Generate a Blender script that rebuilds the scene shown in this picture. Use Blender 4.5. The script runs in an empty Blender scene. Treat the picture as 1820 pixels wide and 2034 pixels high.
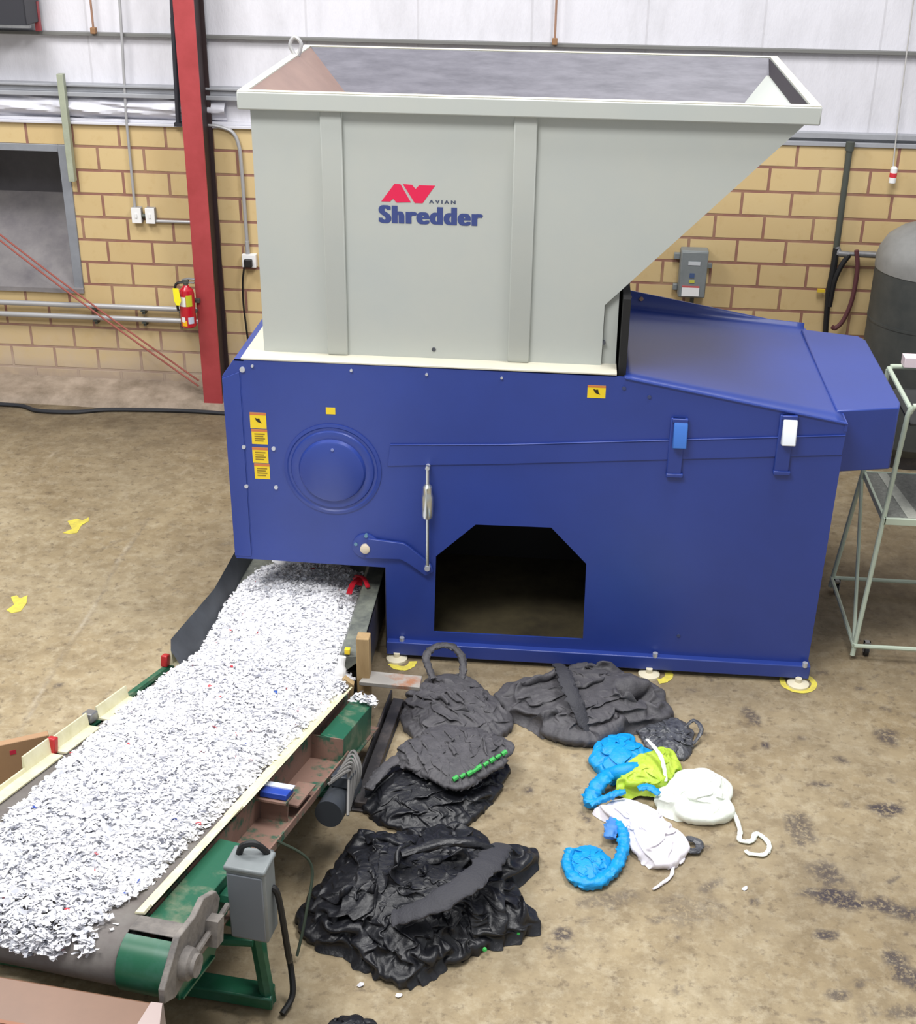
import bpy, math, random
import numpy as np
from mathutils import Vector, Matrix, noise

# ------------------------------------------------------------------ camera
C = bpy.context.scene.collection
SC = bpy.context.scene
yaw, pitch, roll = 0.085109, 0.462208, 0.0127217
f = Vector((-math.sin(yaw) * math.cos(pitch), math.cos(yaw) * math.cos(pitch), -math.sin(pitch)))
r = Vector((math.cos(yaw), math.sin(yaw), 0))
u = r.cross(f)
r2 = r * math.cos(roll) + u * math.sin(roll)
u2 = u * math.cos(roll) - r * math.sin(roll)
cam_d = bpy.data.cameras.new('camera')
cam = bpy.data.objects.new('camera', cam_d)
C.objects.link(cam)
m = Matrix((r2, u2, -f)).transposed().to_4x4()
m.translation = Vector((2.26205, -7.06287, 4.56419))
cam.matrix_world = m
cam_d.sensor_fit = 'HORIZONTAL'
cam_d.sensor_width = 36.0
cam_d.lens = 36.0 * 2650.33 / 1820.0
cam_d.clip_end = 100
SC.camera = cam

# ------------------------------------------------------------------ world, lamps, exposure
W = bpy.data.worlds.new('world')
SC.world = W
W.use_nodes = True
W.node_tree.nodes['Background'].inputs[0].default_value = (0.93, 0.96, 1.0, 1)
W.node_tree.nodes['Background'].inputs[1].default_value = 0.52
SC.view_settings.view_transform = 'Standard'
SC.view_settings.look = 'None'
SC.view_settings.gamma = 1.0
SC.view_settings.use_curve_mapping = False
SC.view_settings.exposure = 0.0


def area(name, loc, size, power, target, col=(1, 0.985, 0.965)):
    d = bpy.data.lights.new(name, 'AREA')
    d.shape = 'RECTANGLE'
    d.size, d.size_y = size
    d.energy = power
    d.color = col
    o = bpy.data.objects.new(name, d)
    C.objects.link(o)
    o.location = loc
    o.rotation_euler = (Vector(target) - Vector(loc)).to_track_quat('-Z', 'Y').to_euler()
    return o


area('ceiling_lamp_near', (0.0, -4.2, 7.8), (3.4, 1.8), 430, (0.6, -0.4, 0))
area('ceiling_lamp_far', (3.6, -0.2, 7.8), (3.0, 1.4), 430, (3.0, -0.4, 0))
area('ceiling_lamp_side', (-2.6, 0.6, 7.2), (2.0, 1.6), 300, (-1.2, 1.9, 0.4))

# ------------------------------------------------------------------ materials
MATS = {}


def lin(c):
    out = []
    for v in c:
        v = v / 255.0
        out.append(v / 12.92 if v <= 0.04045 else ((v + 0.055) / 1.055) ** 2.4)
    return tuple(out) + (1.0,)


def mat(name, col, rough=0.5, metal=0.0, var=0.0, vscale=6.0, bump=0.0, bscale=40.0, col2=None, spec=0.5, coat=0.0, sss=0.0, spots=None, scale_vec=None):
    """Principled material, colour given in sRGB 0-255; noise drives a second colour and a bump."""
    if name in MATS:
        return MATS[name]
    M = bpy.data.materials.new(name)
    M.use_nodes = True
    nt = M.node_tree
    b = nt.nodes['Principled BSDF']
    b.inputs['Roughness'].default_value = rough
    b.inputs['Metallic'].default_value = metal
    b.inputs['Specular IOR Level'].default_value = spec
    b.inputs['Coat Weight'].default_value = coat
    b.inputs['Coat Roughness'].default_value = 0.3
    if sss:
        b.inputs['Subsurface Weight'].default_value = sss
        b.inputs['Subsurface Radius'].default_value = (0.03, 0.03, 0.03)
    b.inputs['Base Color'].default_value = lin(col)
    tc = nt.nodes.new('ShaderNodeTexCoord')
    src = tc.outputs['Object']
    if scale_vec:
        mp = nt.nodes.new('ShaderNodeMapping')
        mp.inputs['Scale'].default_value = scale_vec
        nt.links.new(src, mp.inputs['Vector'])
        src = mp.outputs['Vector']
    if var or col2:
        n = nt.nodes.new('ShaderNodeTexNoise')
        n.inputs['Scale'].default_value = vscale
        n.inputs['Detail'].default_value = 6
        n.inputs['Roughness'].default_value = 0.65
        nt.links.new(src, n.inputs['Vector'])
        rp = nt.nodes.new('ShaderNodeValToRGB')
        c2 = col2 or tuple(v * (1 - var) for v in col)
        if spots:
            rp.color_ramp.elements[0].position, rp.color_ramp.elements[1].position = spots
        else:
            rp.color_ramp.elements[0].position, rp.color_ramp.elements[1].position = 0.3, 0.7
        rp.color_ramp.elements[0].color = lin(col)
        rp.color_ramp.elements[1].color = lin(c2)
        nt.links.new(n.outputs['Fac'], rp.inputs['Fac'])
        nt.links.new(rp.outputs['Color'], b.inputs['Base Color'])
    if bump:
        n2 = nt.nodes.new('ShaderNodeTexNoise')
        n2.inputs['Scale'].default_value = bscale
        n2.inputs['Detail'].default_value = 5
        nt.links.new(src, n2.inputs['Vector'])
        bp = nt.nodes.new('ShaderNodeBump')
        bp.inputs['Strength'].default_value = bump
        bp.inputs['Distance'].default_value = 0.01
        nt.links.new(n2.outputs['Fac'], bp.inputs['Height'])
        nt.links.new(bp.outputs['Normal'], b.inputs['Normal'])
    MATS[name] = M
    return M


blue = mat('blue_enamel', (42, 66, 150), rough=0.42, var=0.08, vscale=1.2, bump=0.02, bscale=90, spec=0.5, coat=0.35)
blue_hi = mat('lit_blue_enamel', (60, 110, 190), rough=0.3)
grey_paint = mat('grey_paint', (181, 184, 178), rough=0.5, col2=(175, 180, 177), vscale=1.6, bump=0.02, bscale=120)
cream_paint = mat('cream_paint', (214, 210, 192), rough=0.5, col2=(204, 200, 184), vscale=5)
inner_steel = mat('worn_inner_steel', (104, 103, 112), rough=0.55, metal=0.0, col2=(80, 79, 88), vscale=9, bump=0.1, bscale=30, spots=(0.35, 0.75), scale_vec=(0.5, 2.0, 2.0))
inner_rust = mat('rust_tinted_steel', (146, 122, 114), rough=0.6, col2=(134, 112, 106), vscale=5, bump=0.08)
black_rubber = mat('black_rubber', (22, 22, 24), rough=0.6)
chrome = mat('chrome', (205, 208, 205), rough=0.22, metal=0.9)
bolt_m = mat('bright_bolt', (205, 208, 215), rough=0.35, metal=0.5)
yellow = mat('label_yellow', (240, 208, 40), rough=0.45)
orange = mat('label_orange', (205, 120, 70), rough=0.45)
ink = mat('label_ink', (40, 34, 20), rough=0.5)
ink_soft = mat('label_print', (150, 125, 30), rough=0.5)
logo_red = mat('logo_red', (218, 30, 78), rough=0.45)
logo_blue = mat('logo_blue', (58, 72, 128), rough=0.45)
logo_dark = mat('logo_dark', (70, 78, 100), rough=0.45)
white_plastic = mat('white_plastic', (232, 232, 232), rough=0.45)
red_paint = mat('red_oxide_paint', (170, 66, 70), rough=0.5, col2=(152, 54, 56), vscale=4, bump=0.03)
galv = mat('galvanised_steel', (150, 150, 152), rough=0.42, metal=0.55, var=0.15, vscale=12)
galv_pale = mat('pale_galvanised_pipe', (176, 176, 178), rough=0.4, metal=0.3)
dark_pipe = mat('dark_iron_pipe', (78, 82, 76), rough=0.5, metal=0.2)
black_plastic = mat('black_plastic', (24, 24, 26), rough=0.45)
box_grey = mat('grey_enclosure', (128, 134, 136), rough=0.45, var=0.08, vscale=8)
tank_grey = mat('tank_grey', (72, 74, 72), rough=0.55, col2=(56, 60, 60), vscale=6, bump=0.04)
ext_red = mat('extinguisher_red', (180, 18, 38), rough=0.25, coat=0.4)
green = mat('worn_green_paint', (32, 92, 68), rough=0.45, col2=(120, 126, 104), vscale=7, bump=0.1, bscale=25, spots=(0.5, 0.72))
green_clean = mat('green_paint', (24, 88, 62), rough=0.35, col2=(50, 100, 84), vscale=9, spots=(0.45, 0.75))
rust = mat('rusty_green_steel', (128, 100, 88), rough=0.7, col2=(48, 88, 70), vscale=8, bump=0.15, bscale=30, spots=(0.5, 0.6))
cream_rubber = mat('cream_skirt_rubber', (226, 222, 192), rough=0.55, col2=(204, 198, 160), vscale=9)
belt_m = mat('belt_rubber', (134, 130, 126), rough=0.75, col2=(112, 104, 102), vscale=6, bump=0.08)
dusty_metal = mat('dusty_metal', (138, 132, 126), rough=0.75, col2=(96, 92, 90), vscale=12, bump=0.3, bscale=30)
chute_m = mat('dark_chute_steel', (70, 74, 74), rough=0.5, col2=(132, 136, 124), vscale=9, bump=0.1)
wood = mat('raw_wood', (176, 150, 108), rough=0.7, col2=(150, 122, 84), vscale=14, scale_vec=(1, 1, 0.15))
black_steel = mat('black_steel', (52, 50, 52), rough=0.5, col2=(88, 80, 78), vscale=7, bump=0.1, spots=(0.5, 0.75))
cardboard = mat('cardboard', (176, 140, 106), rough=0.75, var=0.08, vscale=3)
carton_m = mat('brown_carton', (128, 96, 76), rough=0.45, var=0.07, vscale=4, bump=0.05, bscale=12, coat=0.2)
print_red = mat('carton_print_red', (200, 40, 72), rough=0.6)
film = mat('clear_tape_film', (172, 154, 150), rough=0.25, coat=0.5)
cable_m = mat('black_cable', (38, 40, 46), rough=0.5)
red_cable = mat('red_cable', (150, 82, 72), rough=0.6)
pale_green = mat('pale_green_tube', (186, 198, 180), rough=0.4)
platform_m = mat('perforated_platform', (128, 130, 124), rough=0.6, col2=(92, 94, 90), vscale=50)
strut_green = mat('pale_green_strut', (166, 172, 152), rough=0.6, var=0.1, vscale=10)
yellow_paint = mat('yellow_floor_paint', (236, 222, 84), rough=0.7, col2=(200, 184, 90), vscale=16)
cream_foot = mat('cream_foot', (226, 218, 192), rough=0.5)
fab_black = mat('black_film', (30, 31, 37), rough=0.42, var=0.2, vscale=8, bump=0.35, bscale=45)
fab_grey = mat('charcoal_mesh_fabric', (86, 84, 88), rough=0.62, col2=(64, 63, 67), vscale=14, bump=0.35, bscale=70)
fab_strap = mat('charcoal_strap_fabric', (54, 54, 60), rough=0.7, bump=0.4, bscale=90)
fab_clear = mat('grey_netting', (96, 98, 104), rough=0.35, col2=(46, 46, 52), vscale=22, bump=0.4, bscale=50)
green_stitch = mat('green_stitching', (58, 170, 78), rough=0.6)
bag_blue = mat('bright_blue_nonwoven', (0, 156, 222), rough=0.5, col2=(0, 140, 212), vscale=20, bump=0.25, bscale=60, sss=0.1)
bag_lime = mat('lime_nonwoven', (196, 216, 84), rough=0.5, col2=(160, 196, 40), vscale=10, bump=0.25, bscale=50, sss=0.1)
bag_cream = mat('white_nonwoven', (240, 246, 236), rough=0.6, bump=0.2, bscale=60, sss=0.15)
bag_lilac = mat('lilac_white_nonwoven', (234, 230, 238), rough=0.6, bump=0.2, bscale=60, sss=0.15)
latch_glint = mat('latch_glint_white', (230, 235, 242), rough=0.3)


# ------------------------------------------------------------------ mesh helpers
class MB:
    def __init__(s):
        s.v, s.f = [], []

    def add(s, vs, fs, M=None):
        o = len(s.v)
        s.v += [tuple(M @ Vector(p)) if M is not None else tuple(p) for p in vs]
        s.f += [tuple(i + o for i in q) for q in fs]
        return s

    def box(s, x0, x1, y0, y1, z0, z1, M=None):
        vs = [(x, y, z) for z in (z0, z1) for y in (y0, y1) for x in (x0, x1)]
        return s.add(vs, [(0, 2, 3, 1), (4, 5, 7, 6), (0, 1, 5, 4), (2, 6, 7, 3), (0, 4, 6, 2), (1, 3, 7, 5)], M)

    def prism(s, poly, axis, a, b, M=None):
        """poly: 2-D points in the two other axes (x,z for axis y; y,z for x; x,y for z)."""
        n = len(poly)

        def P(q, t):
            return {'y': (q[0], t, q[1]), 'x': (t, q[0], q[1]), 'z': (q[0], q[1], t)}[axis]
        vs = [P(q, a) for q in poly] + [P(q, b) for q in poly]
        fs = [tuple(range(n))[::-1], tuple(range(n, 2 * n))] + [(i, (i + 1) % n, (i + 1) % n + n, i + n) for i in range(n)]
        return s.add(vs, fs, M)

    def tube(s, pts, rad, n=10, flat=1.0, up=None, M=None, cap=True):
        pts = [Vector(p) for p in pts]
        N = len(pts)
        rs = rad if isinstance(rad, (list, tuple)) else [rad] * N
        vs, fs = [], []
        pu = Vector(up) if up is not None else None
        for i, p in enumerate(pts):
            t = (pts[min(i + 1, N - 1)] - pts[max(i - 1, 0)]).normalized()
            if pu is None:
                pu = Vector((0, 0, 1)) if abs(t.z) < 0.9 else Vector((1, 0, 0))
            sd = t.cross(pu)
            if sd.length < 1e-6:
                sd = t.orthogonal()
            sd.normalize()
            up2 = sd.cross(t).normalized()
            if up is None:
                pu = up2
            for k in range(n):
                a = 2 * math.pi * k / n
                vs.append(p + sd * math.cos(a) * rs[i] + up2 * math.sin(a) * rs[i] * flat)
        for i in range(N - 1):
            for k in range(n):
                k2 = (k + 1) % n
                fs.append((i * n + k, i * n + k2, (i + 1) * n + k2, (i + 1) * n + k))
        if cap:
            fs.append(tuple(range(n))[::-1])
            fs.append(tuple((N - 1) * n + k for k in range(n)))
        return s.add(vs, fs, M)

    def cyl(s, p0, p1, rad, n=20, M=None):
        return s.tube([p0, p1], rad, n, M=M)

    def lathe(s, prof, n=28, M=None):
        """prof: (radius, z) pairs about local Z."""
        vs, fs = [], []
        for q, z in prof:
            for k in range(n):
                a = 2 * math.pi * k / n
                vs.append((q * math.cos(a), q * math.sin(a), z))
        for i in range(len(prof) - 1):
            for k in range(n):
                k2 = (k + 1) % n
                fs.append((i * n + k, i * n + k2, (i + 1) * n + k2, (i + 1) * n + k))
        fs.append(tuple(range(n))[::-1])
        fs.append(tuple((len(prof) - 1) * n + k for k in range(n)))
        return s.add(vs, fs, M)


def spline(pts, k=8):
    P = [Vector(p) for p in pts]
    out = []
    for i in range(len(P) - 1):
        a, b, c, d = P[max(i - 1, 0)], P[i], P[i + 1], P[min(i + 2, len(P) - 1)]
        for j in range(k):
            t = j / k
            out.append(0.5 * ((2 * b) + (c - a) * t + (2 * a - 5 * b + 4 * c - d) * t * t + (3 * b - a - 3 * c + d) * t ** 3))
    out.append(P[-1])
    return out


def base_of(o):
    v = Vector((0, 0, 0))
    while o is not None:
        v += o.location
        o = o.parent
    return v


def put(name, mb, material, parent=None, bevel=0.0, smooth=True, angle=35, bseg=2):
    """Links a mesh given in world coordinates as ONE object (under its parent if any)."""
    me = bpy.data.meshes.new(name)
    off = base_of(parent) if parent is not None else Vector((0, 0, 0))
    vs = [(p[0] - off.x, p[1] - off.y, p[2] - off.z) for p in mb.v]
    me.from_pydata(vs, [], mb.f)
    import bmesh
    bm = bmesh.new()
    bm.from_mesh(me)
    bmesh.ops.recalc_face_normals(bm, faces=bm.faces)
    bm.to_mesh(me)
    bm.free()
    for mm in (material if isinstance(material, (list, tuple)) else [material]):
        me.materials.append(mm)
    o = bpy.data.objects.new(name, me)
    C.objects.link(o)
    if parent is not None:
        o.parent = parent
    if smooth:
        me.polygons.foreach_set('use_smooth', [True] * len(me.polygons))
        me.set_sharp_from_angle(angle=math.radians(angle))
    if bevel:
        bv = o.modifiers.new('bevel', 'BEVEL')
        bv.width = bevel
        bv.segments = bseg
        bv.limit_method = 'ANGLE'
        bv.angle_limit = math.radians(40)
    return o


def tag(o, label, cat, group=None, kind=None):
    o['label'] = label
    o['category'] = cat
    if group:
        o['group'] = group
    if kind:
        o['kind'] = kind
    return o


def thing(name, label, cat, loc=(0, 0, 0), group=None, kind=None):
    o = bpy.data.objects.new(name, None)
    o.empty_display_size = 0.1
    C.objects.link(o)
    o.location = loc
    return tag(o, label, cat, group, kind)


def single(name, mb, material, label, cat, group=None, kind=None, origin=None, **kw):
    o = put(name, mb, material, None, **kw)
    v = np.array([tuple(q.co) for q in o.data.vertices])
    c = Vector(((v[:, 0].min() + v[:, 0].max()) / 2, (v[:, 1].min() + v[:, 1].max()) / 2, v[:, 2].min()))
    if origin is None:
        o.data.transform(Matrix.Translation(-c))
        o.location = c
    return tag(o, label, cat, group, kind)


def struct(name, mb, material, **kw):
    o = put(name, mb, material, None, **kw)
    o['kind'] = 'structure'
    return o


# ------------------------------------------------------------------ floor (structure)
def floor_material():
    M = bpy.data.materials.new('stained_concrete')
    M.use_nodes = True
    nt = M.node_tree
    N, Lk = nt.nodes, nt.links
    b = N['Principled BSDF']
    tc = N.new('ShaderNodeTexCoord')

    def nz(scale, det=6, rough=0.6, off=(0, 0, 0), stretch=(1, 1, 1)):
        mp = N.new('ShaderNodeMapping')
        mp.inputs['Location'].default_value = off
        mp.inputs['Scale'].default_value = stretch
        Lk.new(tc.outputs['Object'], mp.inputs['Vector'])
        n = N.new('ShaderNodeTexNoise')
        n.inputs['Scale'].default_value = scale
        n.inputs['Detail'].default_value = det
        n.inputs['Roughness'].default_value = rough
        Lk.new(mp.outputs['Vector'], n.inputs['Vector'])
        return n.outputs['Fac']

    def ramp(fac, p0, p1, c0, c1):
        rp = N.new('ShaderNodeValToRGB')
        rp.color_ramp.elements[0].position, rp.color_ramp.elements[1].position = p0, p1
        rp.color_ramp.elements[0].color, rp.color_ramp.elements[1].color = c0, c1
        Lk.new(fac, rp.inputs['Fac'])
        return rp.outputs['Color']

    def mix(fac, a, bb, mode='MIX'):
        mx = N.new('ShaderNodeMix')
        mx.data_type = 'RGBA'
        mx.blend_type = mode
        if isinstance(fac, float):
            mx.inputs[0].default_value = fac
        else:
            Lk.new(fac, mx.inputs[0])
        for s, v in ((6, a), (7, bb)):
            if isinstance(v, tuple):
                mx.inputs[s].default_value = v
            else:
                Lk.new(v, mx.inputs[s])
        return mx.outputs[2]

    def math_(op, a, bb):
        n = N.new('ShaderNodeMath')
        n.operation = op
        n.use_clamp = True
        for i, v in enumerate((a, bb)):
            if isinstance(v, float):
                n.inputs[i].default_value = v
            else:
                Lk.new(v, n.inputs[i])
        return n.outputs[0]

    base = ramp(nz(1.1), 0.32, 0.7, lin((156, 138, 106)), lin((176, 161, 132)))
    base = mix(math_('MULTIPLY', ramp(nz(4.5, 8, 0.72, (3, 1, 0)), 0.42, 0.68, (0, 0, 0, 1), (1, 1, 1, 1)), 0.55), base, lin((108, 92, 68)))
    base = mix(math_('MULTIPLY', ramp(nz(11, 7, 0.75, (7, 2, 0)), 0.48, 0.70, (0, 0, 0, 1), (1, 1, 1, 1)), 0.6), base, lin((196, 184, 158)))
    base = mix(math_('MULTIPLY', ramp(nz(17, 5, 0.65, (1, 9, 0)), 0.55, 0.68, (0, 0, 0, 1), (1, 1, 1, 1)), 0.6), base, lin((98, 84, 68)))

    def attr(nm):
        a = N.new('ShaderNodeAttribute')
        a.attribute_name = nm
        return a.outputs['Fac']
    # darker slab tone, broken up by noise
    g = math_('MULTIPLY', attr('dark_tone'), ramp(nz(3.0, 7, 0.7, (5, 5, 0)), 0.25, 0.7, (0.45, 0.45, 0.45, 1), (1, 1, 1, 1)))
    base = mix(g, base, lin((82, 70, 56)))
    br = ramp(nz(38, 3, 0.7, (2, 4, 0)), 0.38, 0.52, (0.12, 0.12, 0.12, 1), (.95, .95, .95, 1))
    base = mix(math_('MULTIPLY', attr('stain'), br), base, lin((56, 50, 58)))
    base = mix(math_('MULTIPLY', attr('pale'), ramp(nz(16, 4, 0.6), 0.35, 0.6, (0.2, 0.2, 0.2, 1), (1, 1, 1, 1))), base, lin((206, 196, 178)))
    Lk.new(base, b.inputs['Base Color'])
    b.inputs['Roughness'].default_value = 0.62
    b.inputs['Specular IOR Level'].default_value = 0.35
    bp = N.new('ShaderNodeBump')
    bp.inputs['Strength'].default_value = 0.15
    bp.inputs['Distance'].default_value = 0.01
    Lk.new(nz(26, 6, 0.7), bp.inputs['Height'])
    Lk.new(bp.outputs['Normal'], b.inputs['Normal'])
    return M


def build_floor():
    xs = np.concatenate([np.arange(-7.0, -3.6, .2), np.arange(-3.6, 6.6, 0.022), np.arange(6.6, 9.6, .2)])
    ys = np.concatenate([np.arange(-8.0, -3.9, .2), np.arange(-3.9, 4.32, 0.022)])
    X, Y = np.meshgrid(xs, ys)
    nx, ny = len(xs), len(ys)
    co = np.stack([X, Y, np.zeros_like(X)], -1).reshape(-1, 3)
    i = np.arange(nx * ny).reshape(ny, nx)
    fs = np.stack([i[:-1, :-1], i[:-1, 1:], i[1:, 1:], i[1:, :-1]], -1).reshape(-1, 4)
    me = bpy.data.meshes.new('floor')
    me.from_pydata(co.tolist(), [], fs.tolist())
    rng = random.Random(4)
    stain = np.zeros(X.shape)
    pale = np.zeros(X.shape)
    dark_tone = np.zeros(X.shape)

    gr = np.random.RandomState(8).uniform(-1, 1, (220, 260))

    def rag(sc):
        fx, fy = (X + 9) * sc, (Y + 9) * sc
        ix, iy = fx.astype(int), fy.astype(int)
        tx, ty = fx - ix, fy - iy
        q = lambda a, b: gr[b % 220, a % 260]
        return (q(ix, iy) * (1 - tx) + q(ix + 1, iy) * tx) * (1 - ty) + (q(ix, iy + 1) * (1 - tx) + q(ix + 1, iy + 1) * tx) * ty
    ragged_edge = .55 * rag(11) + .45 * rag(24)

    def ell(A, cx, cy, rx, ry, ang, s, soft=0.3):
        dx, dy = X - cx, Y - cy
        c, sn = math.cos(ang), math.sin(ang)
        d = np.sqrt(((dx * c + dy * sn) / rx) ** 2 + ((-dx * sn + dy * c) / ry) ** 2)
        if A is stain:
            d = d + ragged_edge * .75
        v = np.clip((1 + soft - d) / (2 * soft), 0, 1) * s
        np.maximum(A, v, out=A)
    # boot and wheel marks on the right-hand side
    for a in [(3.70, -1.93, .13, .06, -.15, 1), (3.98, -1.98, .16, .06, -.2, .9), (3.62, -1.40, .05, .12, .3, .7), (3.56, -1.42, .03, .12, .2, .7),
              (4.08, -1.22, .09, .06, .2, .95), (3.66, -1.76, .09, .09, .6, .75), (3.92, -2.36, .06, .13, .5, .85), (3.46, -.46, .04, .1, .4, .75),
              (4.2, -.55, .06, .1, .1, .8), (2.37, -2.3, .05, .05, 0, .9), (2.34, -2.4, .05, .02, 0, .8), (2.17, -1.26, .03, .03, 0, .9), (3.61, -2.19, .05, .03, .2, .9),
              (3.76, -1.04, .05, .02, 0, .8), (3.5, -.7, .02, .03, 0, .9), (3.9, -2.62, .1, .03, .2, .6), (3.62, -2.55, .06, .03, .4, .7), (4.1, -2.5, .07, .05, .1, .7),
              (3.3, -2.0, .02, .03, 0, .8), (3.1, -1.9, .09, .03, .6, .6), (2.6, -2.05, .12, .05, .3, .45), (3.0, -2.1, .16, .1, .1, .35), (2.48, -1.45, .02, .07, .6, .7),
              (-.95, -.9, .02, .04, .3, .8), (-.7, -.55, .03, .02, .3, .7), (.1, 1.5, .03, .02, 0, .5), (-.15, 1.35, .05, .02, .4, .4)]:
        ell(stain, *a)
    for k in range(150):
        x, y = 2.1 + 2.7 * rng.random() ** .7, rng.uniform(-2.95, .3)
        ell(stain, x, y, rng.uniform(.012, .05), rng.uniform(.008, .026), rng.uniform(0, 3.1), rng.uniform(.15, .65))
    for k in range(50):
        x, y = rng.uniform(-2.2, 1.0), rng.uniform(-1.2, 3.4)
        ell(stain, x, y, rng.uniform(.02, .08), rng.uniform(.008, .02), rng.uniform(0, 3.1), rng.uniform(.1, .35))
    # control joint and pale scuffs
    jx = -.80 - .03 * (Y + .2) + .01 * np.sin(Y * 5)
    pale = np.maximum(pale, np.clip(1 - np.abs(X - jx) / .022, 0, 1) * (Y < 1.7) * .5 * np.clip(.5 + np.sin(Y * 7) * .6, .1, 1))
    stain = np.maximum(stain, np.clip(1 - np.abs(X - jx - .012) / .02, 0, 1) * (Y < 1.7) * .35)
    for k in range(40):
        ell(pale, rng.uniform(-2.4, .5), rng.uniform(-1.0, 3.2), rng.uniform(.03, .14), rng.uniform(.008, .02), rng.uniform(-.3, 2.6), rng.uniform(.05, .25))
    # darker tone: dirt along the wall, then round the machine's feet and under the cart
    dark_tone = np.maximum(dark_tone, np.clip((Y - 1.9) / 1.6, 0, 1) * .95 * (X < 1))
    for a in [(4.9, 1.2, 1.3, 1.5, 0, 1.0), (2.6, -.15, 1.5, .35, 0, .6), (1.25, -.3, .35, .5, 0, .9), (1.6, -1.6, .7, 1.0, 0, .55), (2.9, -1.75, .5, .3, .2, .5),
              (3.9, -.6, .8, .6, 0, .4), (3.8, -1.9, .7, .6, .1, .45), (.9, -2.9, .6, .35, 0, .5), (-1.5, 2.8, 1.3, .8, .2, .45), (-.1, 1.4, .4, .8, 0, .4)]:
        ell(dark_tone, *a, soft=.8)
    for nm, A in (('stain', stain), ('pale', pale), ('dark_tone', dark_tone)):
        at = me.attributes.new(nm, 'FLOAT', 'POINT')
        at.data.foreach_set('value', A.reshape(-1).astype(np.float32))
    me.materials.append(floor_material())
    o = bpy.data.objects.new('floor', me)
    C.objects.link(o)
    o['kind'] = 'structure'


build_floor()

# ------------------------------------------------------------------ back wall (structure)
WY = 4.2255      # face of the block wall
WTOP = 2.438
BW, BH, XJ = 0.4064, 0.2032, -1.2339


def block_material():
    M = bpy.data.materials.new('painted_block')
    M.use_nodes = True
    nt = M.node_tree
    N, Lk = nt.nodes, nt.links
    b = N['Principled BSDF']
    tc = N.new('ShaderNodeTexCoord')
    sp = N.new('ShaderNodeSeparateXYZ')
    Lk.new(tc.outputs['Object'], sp.inputs[0])
    cx = N.new('ShaderNodeCombineXYZ')
    a = N.new('ShaderNodeMath')
    a.operation = 'ADD'
    a.inputs[1].default_value = -XJ + BW * 20
    Lk.new(sp.outputs['X'], a.inputs[0])
    Lk.new(a.outputs[0], cx.inputs['X'])
    Lk.new(sp.outputs['Z'], cx.inputs['Y'])
    br = N.new('ShaderNodeTexBrick')
    br.offset, br.squash = 0.5, 1.0
    br.inputs['Scale'].default_value = 1.0
    br.inputs['Brick Width'].default_value = BW
    br.inputs['Row Height'].default_value = BH
    br.inputs['Mortar Size'].default_value = 0.013
    br.inputs['Mortar Smooth'].default_value = 0.25
    br.inputs['Bias'].default_value = 0.0
    br.inputs['Color1'].default_value = lin((205, 181, 133))
    br.inputs['Color2'].default_value = lin((198, 172, 124))
    br.inputs['Mortar'].default_value = lin((142, 100, 86))
    Lk.new(cx.outputs[0], br.inputs['Vector'])

    def nz(scale, det=5):
        n = N.new('ShaderNodeTexNoise')
        n.inputs['Scale'].default_value = scale
        n.inputs['Detail'].default_value = det
        n.inputs['Roughness'].default_value = 0.65
        Lk.new(tc.outputs['Object'], n.inputs['Vector'])
        return n.outputs['Fac']

    def mixc(fac, aa, bb):
        mx = N.new('ShaderNodeMix')
        mx.data_type = 'RGBA'
        Lk.new(fac, mx.inputs[0])
        Lk.new(aa, mx.inputs[6])
        mx.inputs[7].default_value = bb
        return mx.outputs[2]

    def rng(src, f0, f1, t0, t1):
        n = N.new('ShaderNodeMapRange')
        n.inputs[1].default_value, n.inputs[2].default_value = f0, f1
        n.inputs[3].default_value, n.inputs[4].default_value = t0, t1
        Lk.new(src, n.inputs[0])
        return n.outputs[0]

    def mul(p, q):
        n = N.new('ShaderNodeMath')
        n.operation = 'MULTIPLY'
        Lk.new(p, n.inputs[0])
        if isinstance(q, float):
            n.inputs[1].default_value = q
        else:
            Lk.new(q, n.inputs[1])
        return n.outputs[0]
    col = mixc(mul(rng(nz(3.0), .45, .75, 0, 1), 0.35), br.outputs['Color'], lin((206, 184, 140)))
    col = mixc(mul(rng(nz(9.0), .55, .8, 0, 1), 0.3), col, lin((170, 132, 76)))
    # whitewash and splash dirt on the lowest courses
    col = mixc(mul(rng(sp.outputs['Z'], .2, .75, .75, 0), rng(nz(4.0), .3, .6, .25, 1)), col, lin((196, 178, 160)))
    col = mixc(mul(rng(sp.outputs['Z'], .12, .3, 1, 0), rng(nz(6.0), .3, .5, .5, 1)), col, lin((168, 150, 134)))
    Lk.new(col, b.inputs['Base Color'])
    b.inputs['Roughness'].default_value = 0.7
    bp = N.new('ShaderNodeBump')
    bp.inputs['Strength'].default_value = 0.6
    bp.inputs['Distance'].default_value = 0.01
    bp.invert = True
    Lk.new(br.outputs['Fac'], bp.inputs['Height'])
    Lk.new(bp.outputs['Normal'], b.inputs['Normal'])
    return M


mb = MB()
wx0, wx1, wz0, wz1 = -3.4, -2.10, 0.965, 2.245     # opening
mb.box(-7.0, wx0, WY, WY + .2, 0, WTOP).box(wx0, wx1, WY, WY + .2, 0, wz0).box(wx0, wx1, WY, WY + .2, wz1, WTOP).box(wx1, 9.4, WY, WY + .2, 0, WTOP)
struct('wall_back', mb, block_material(), smooth=False)


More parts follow.
